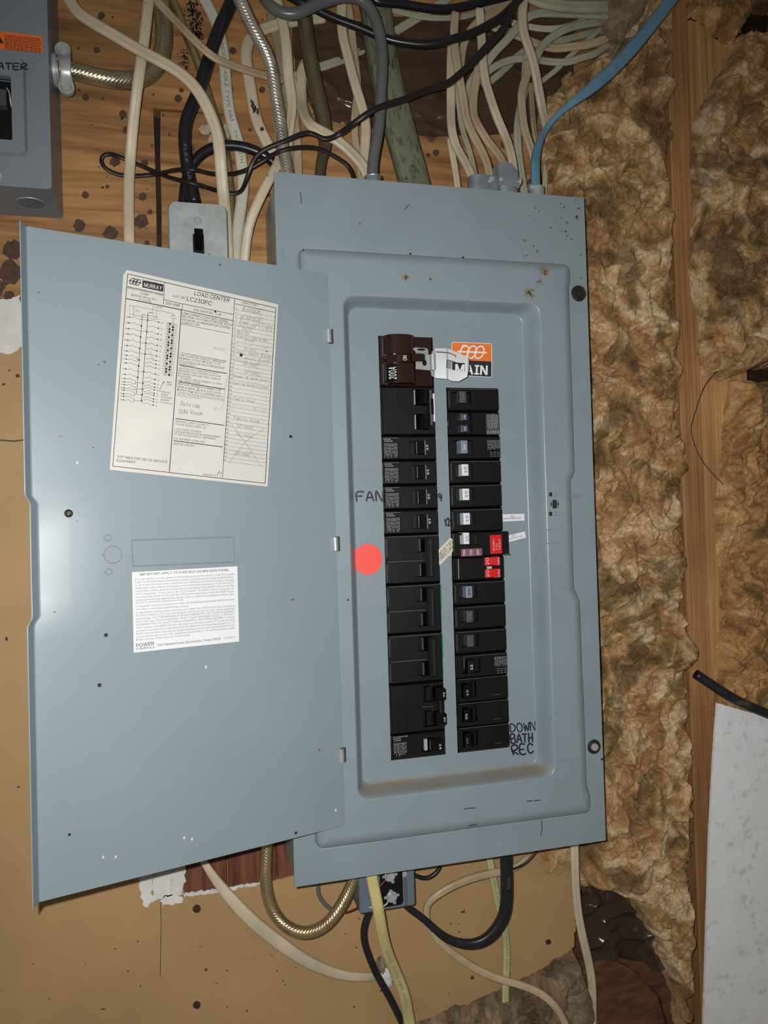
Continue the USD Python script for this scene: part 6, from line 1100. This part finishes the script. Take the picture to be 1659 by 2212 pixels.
for (px, py, d_, lab) in ((135, 106, .054, 'clamp_screw'), (143, 187, .052, 'clamp_screw')):
    c = P(px, py, d_); hd = m3.Manifold.cylinder(.003, .0055, .0048, 24) - m3.Manifold.cube([.016, .0013, .002], True).translate([0, 0, .003]); mm = hd.to_mesh(); v = np.array(mm.vert_properties[:, :3]); obj(lab, (np.stack([v[:, 0] * .3 + v[:, 1] * .95, -v[:, 2], v[:, 0] * .95 - v[:, 1] * .3], 1) + c, np.array(mm.tri_verts)), 'zinc', cl, smooth=30)
    obj('lug', cyl(c + [0, .0002, 0], c + [0, .005, 0], .0075, n=28), 'galvanized', cl, smooth=30)
# ---- toggle switch box
TY = .052; q4 = [P(*p_, TY)[[0, 2]] for p_ in ((361, 431), (491, 434))]; tx0, tx1 = q4[0][0], q4[1][0]; tz1 = q4[0][1]; tz0 = tz1 - .105
tg = thing('toggle_switch_box', 'galvanized box with a black toggle switch, half hidden behind the open door', 'switch', ((tx0 + tx1) / 2, WY, tz0))
pl = sbox(tx0, tz0, tx1, tz1).buffer(-.009).buffer(.009); obj('face_plate', m3.Manifold.batch_hull([m3.Manifold.cylinder(.0035, .009, .0075, 24).rotate([90, 0, 0]).translate([x_, TY + .0035, z_]) for x_ in (tx0 + .009, tx1 - .009) for z_ in (tz0 + .009, tz1 - .009)]), 'galvanized', tg, smooth=35)
obj('box', m3.Manifold.batch_hull([m3.Manifold.cylinder(WY - TY - .0035, .009, .009, 24).rotate([-90, 0, 0]).translate([x_, TY + .0035, z_]) for x_ in (tx0 + .0105, tx1 - .021) for z_ in (tz0 + .0105, tz1 - .0105)]), 'galvanized', tg, smooth=35)
c = P(427, 477, TY); hd = m3.Manifold.cylinder(.0016, .0042, .0034, 24) - m3.Manifold.cube([.012, .0013, .0022], True).translate([0, 0, .0016]); mm = hd.to_mesh(); v = np.array(mm.vert_properties[:, :3]); obj('plate_screw', (np.stack([v[:, 1], -v[:, 2], v[:, 0]], 1) + c, np.array(mm.tri_verts)), 'bright_steel', tg, smooth=30)
c = P(429, 530, TY); obj('toggle_slot', cbox(c[0] - .0055, c[0] + .0055, TY - .0006, TY + .001, c[2] - .0125, c[2] + .0115, .0006), 'black_plastic', tg)
obj('toggle_lever', m3.Manifold.hull_points(np.array([[c[0] + s_ * w_, y_, c[2] + z_] for s_ in (-1, 1) for w_, y_, z_ in ((.0036, TY, .007), (.0036, TY, -.006), (.0042, TY - .011, .013), (.0042, TY - .013, .006))])), 'black_gloss', tg)
# ---- transformer under the panel
ty = .04; X0, X1 = P(776, 1925, ty)[0], P(897, 1925, ty)[0]; tz0 = P(800, 1972, ty)[2]; tz1 = tz0 + .075
tf = thing('bell_transformer', 'small blue grey transformer with black terminal face hanging under the panel', 'transformer', ((X0 + X1) / 2, WY, tz0))
obj('case', cbox(X0, X1, ty, WY - .012, tz0, tz1, .0015), 'blue_steel', tf)
fa, fb = P(822, 1930, ty - .002)[0], P(870, 1930, ty - .002)[0]; obj('terminal_face', m3.Manifold.batch_hull([m3.Manifold.cylinder(.003, .004, .004, 16).rotate([90, 0, 0]).translate([x_, ty, z_]) for x_ in (fa + .004, fb - .004) for z_ in (tz0 + .009, tz1 - .006)]), 'black_plastic', tf, smooth=35)
for px, py in ((842, 1892), (846, 1937)):
    c = P(px, py, ty - .003); s_ = sub(tf, 'terminal_screw'); obj('screw_head', cyl(c, c + [0, -.003, 0], .0046, .0042, 20), 'zinc', s_, smooth=30)
    obj('lug', cat_([cbox(c[0] + a_ - .0018, c[0] + a_ + .0018, c[1] - .0012, c[1] + .0004, c[2] + b_ - .0014, c[2] + b_ + .0014, .0004) for a_, b_ in ((-.0066, 0), (.0066, .001), (-.001, .0062), (.003, -.0066))] + [cyl(c + [0, .0004, 0], c + [0, -.0006, 0], .006, n=20)]), 'bright_steel', s_)
c = P(872, 1887, ty); obj('side_rib', cbox(P(874, 1930, ty)[0], P(879, 1930, ty)[0], ty - .0015, ty, tz0 + .002, tz1, .0005), 'gray_vinyl', tf); obj('rivet', cyl(c, c + [0, -.002, 0], .003, n=16), 'galvanized', tf)
# foam plug where the white cable enters the wall
c = P(832, 2112, DY); fm = trimesh.creation.icosphere(3, 1.0); v = fm.vertices * (1 + .35 * (meshkit.fbm(fm.vertices * 1.7 + 5, 3, 4) - .5)[:, None] * 2); obj('foam_plug', (v * [.009, .007, .011] + c, np.array(fm.faces)), 'white_foam', smooth=True, label='white foam plug in the wall where the drooping cream cable enters', cat='foam')
c = P(822, 2090, DY); v = fm.vertices * (1 + .4 * (meshkit.fbm(fm.vertices * 2.1 + 9, 3, 8) - .5)[:, None] * 2); obj('putty_lump', (v * [.006, .005, .012] + c, np.array(fm.faces)), 'fluff_gray', smooth=True, label='grey putty lump just above the white foam plug', cat='putty')
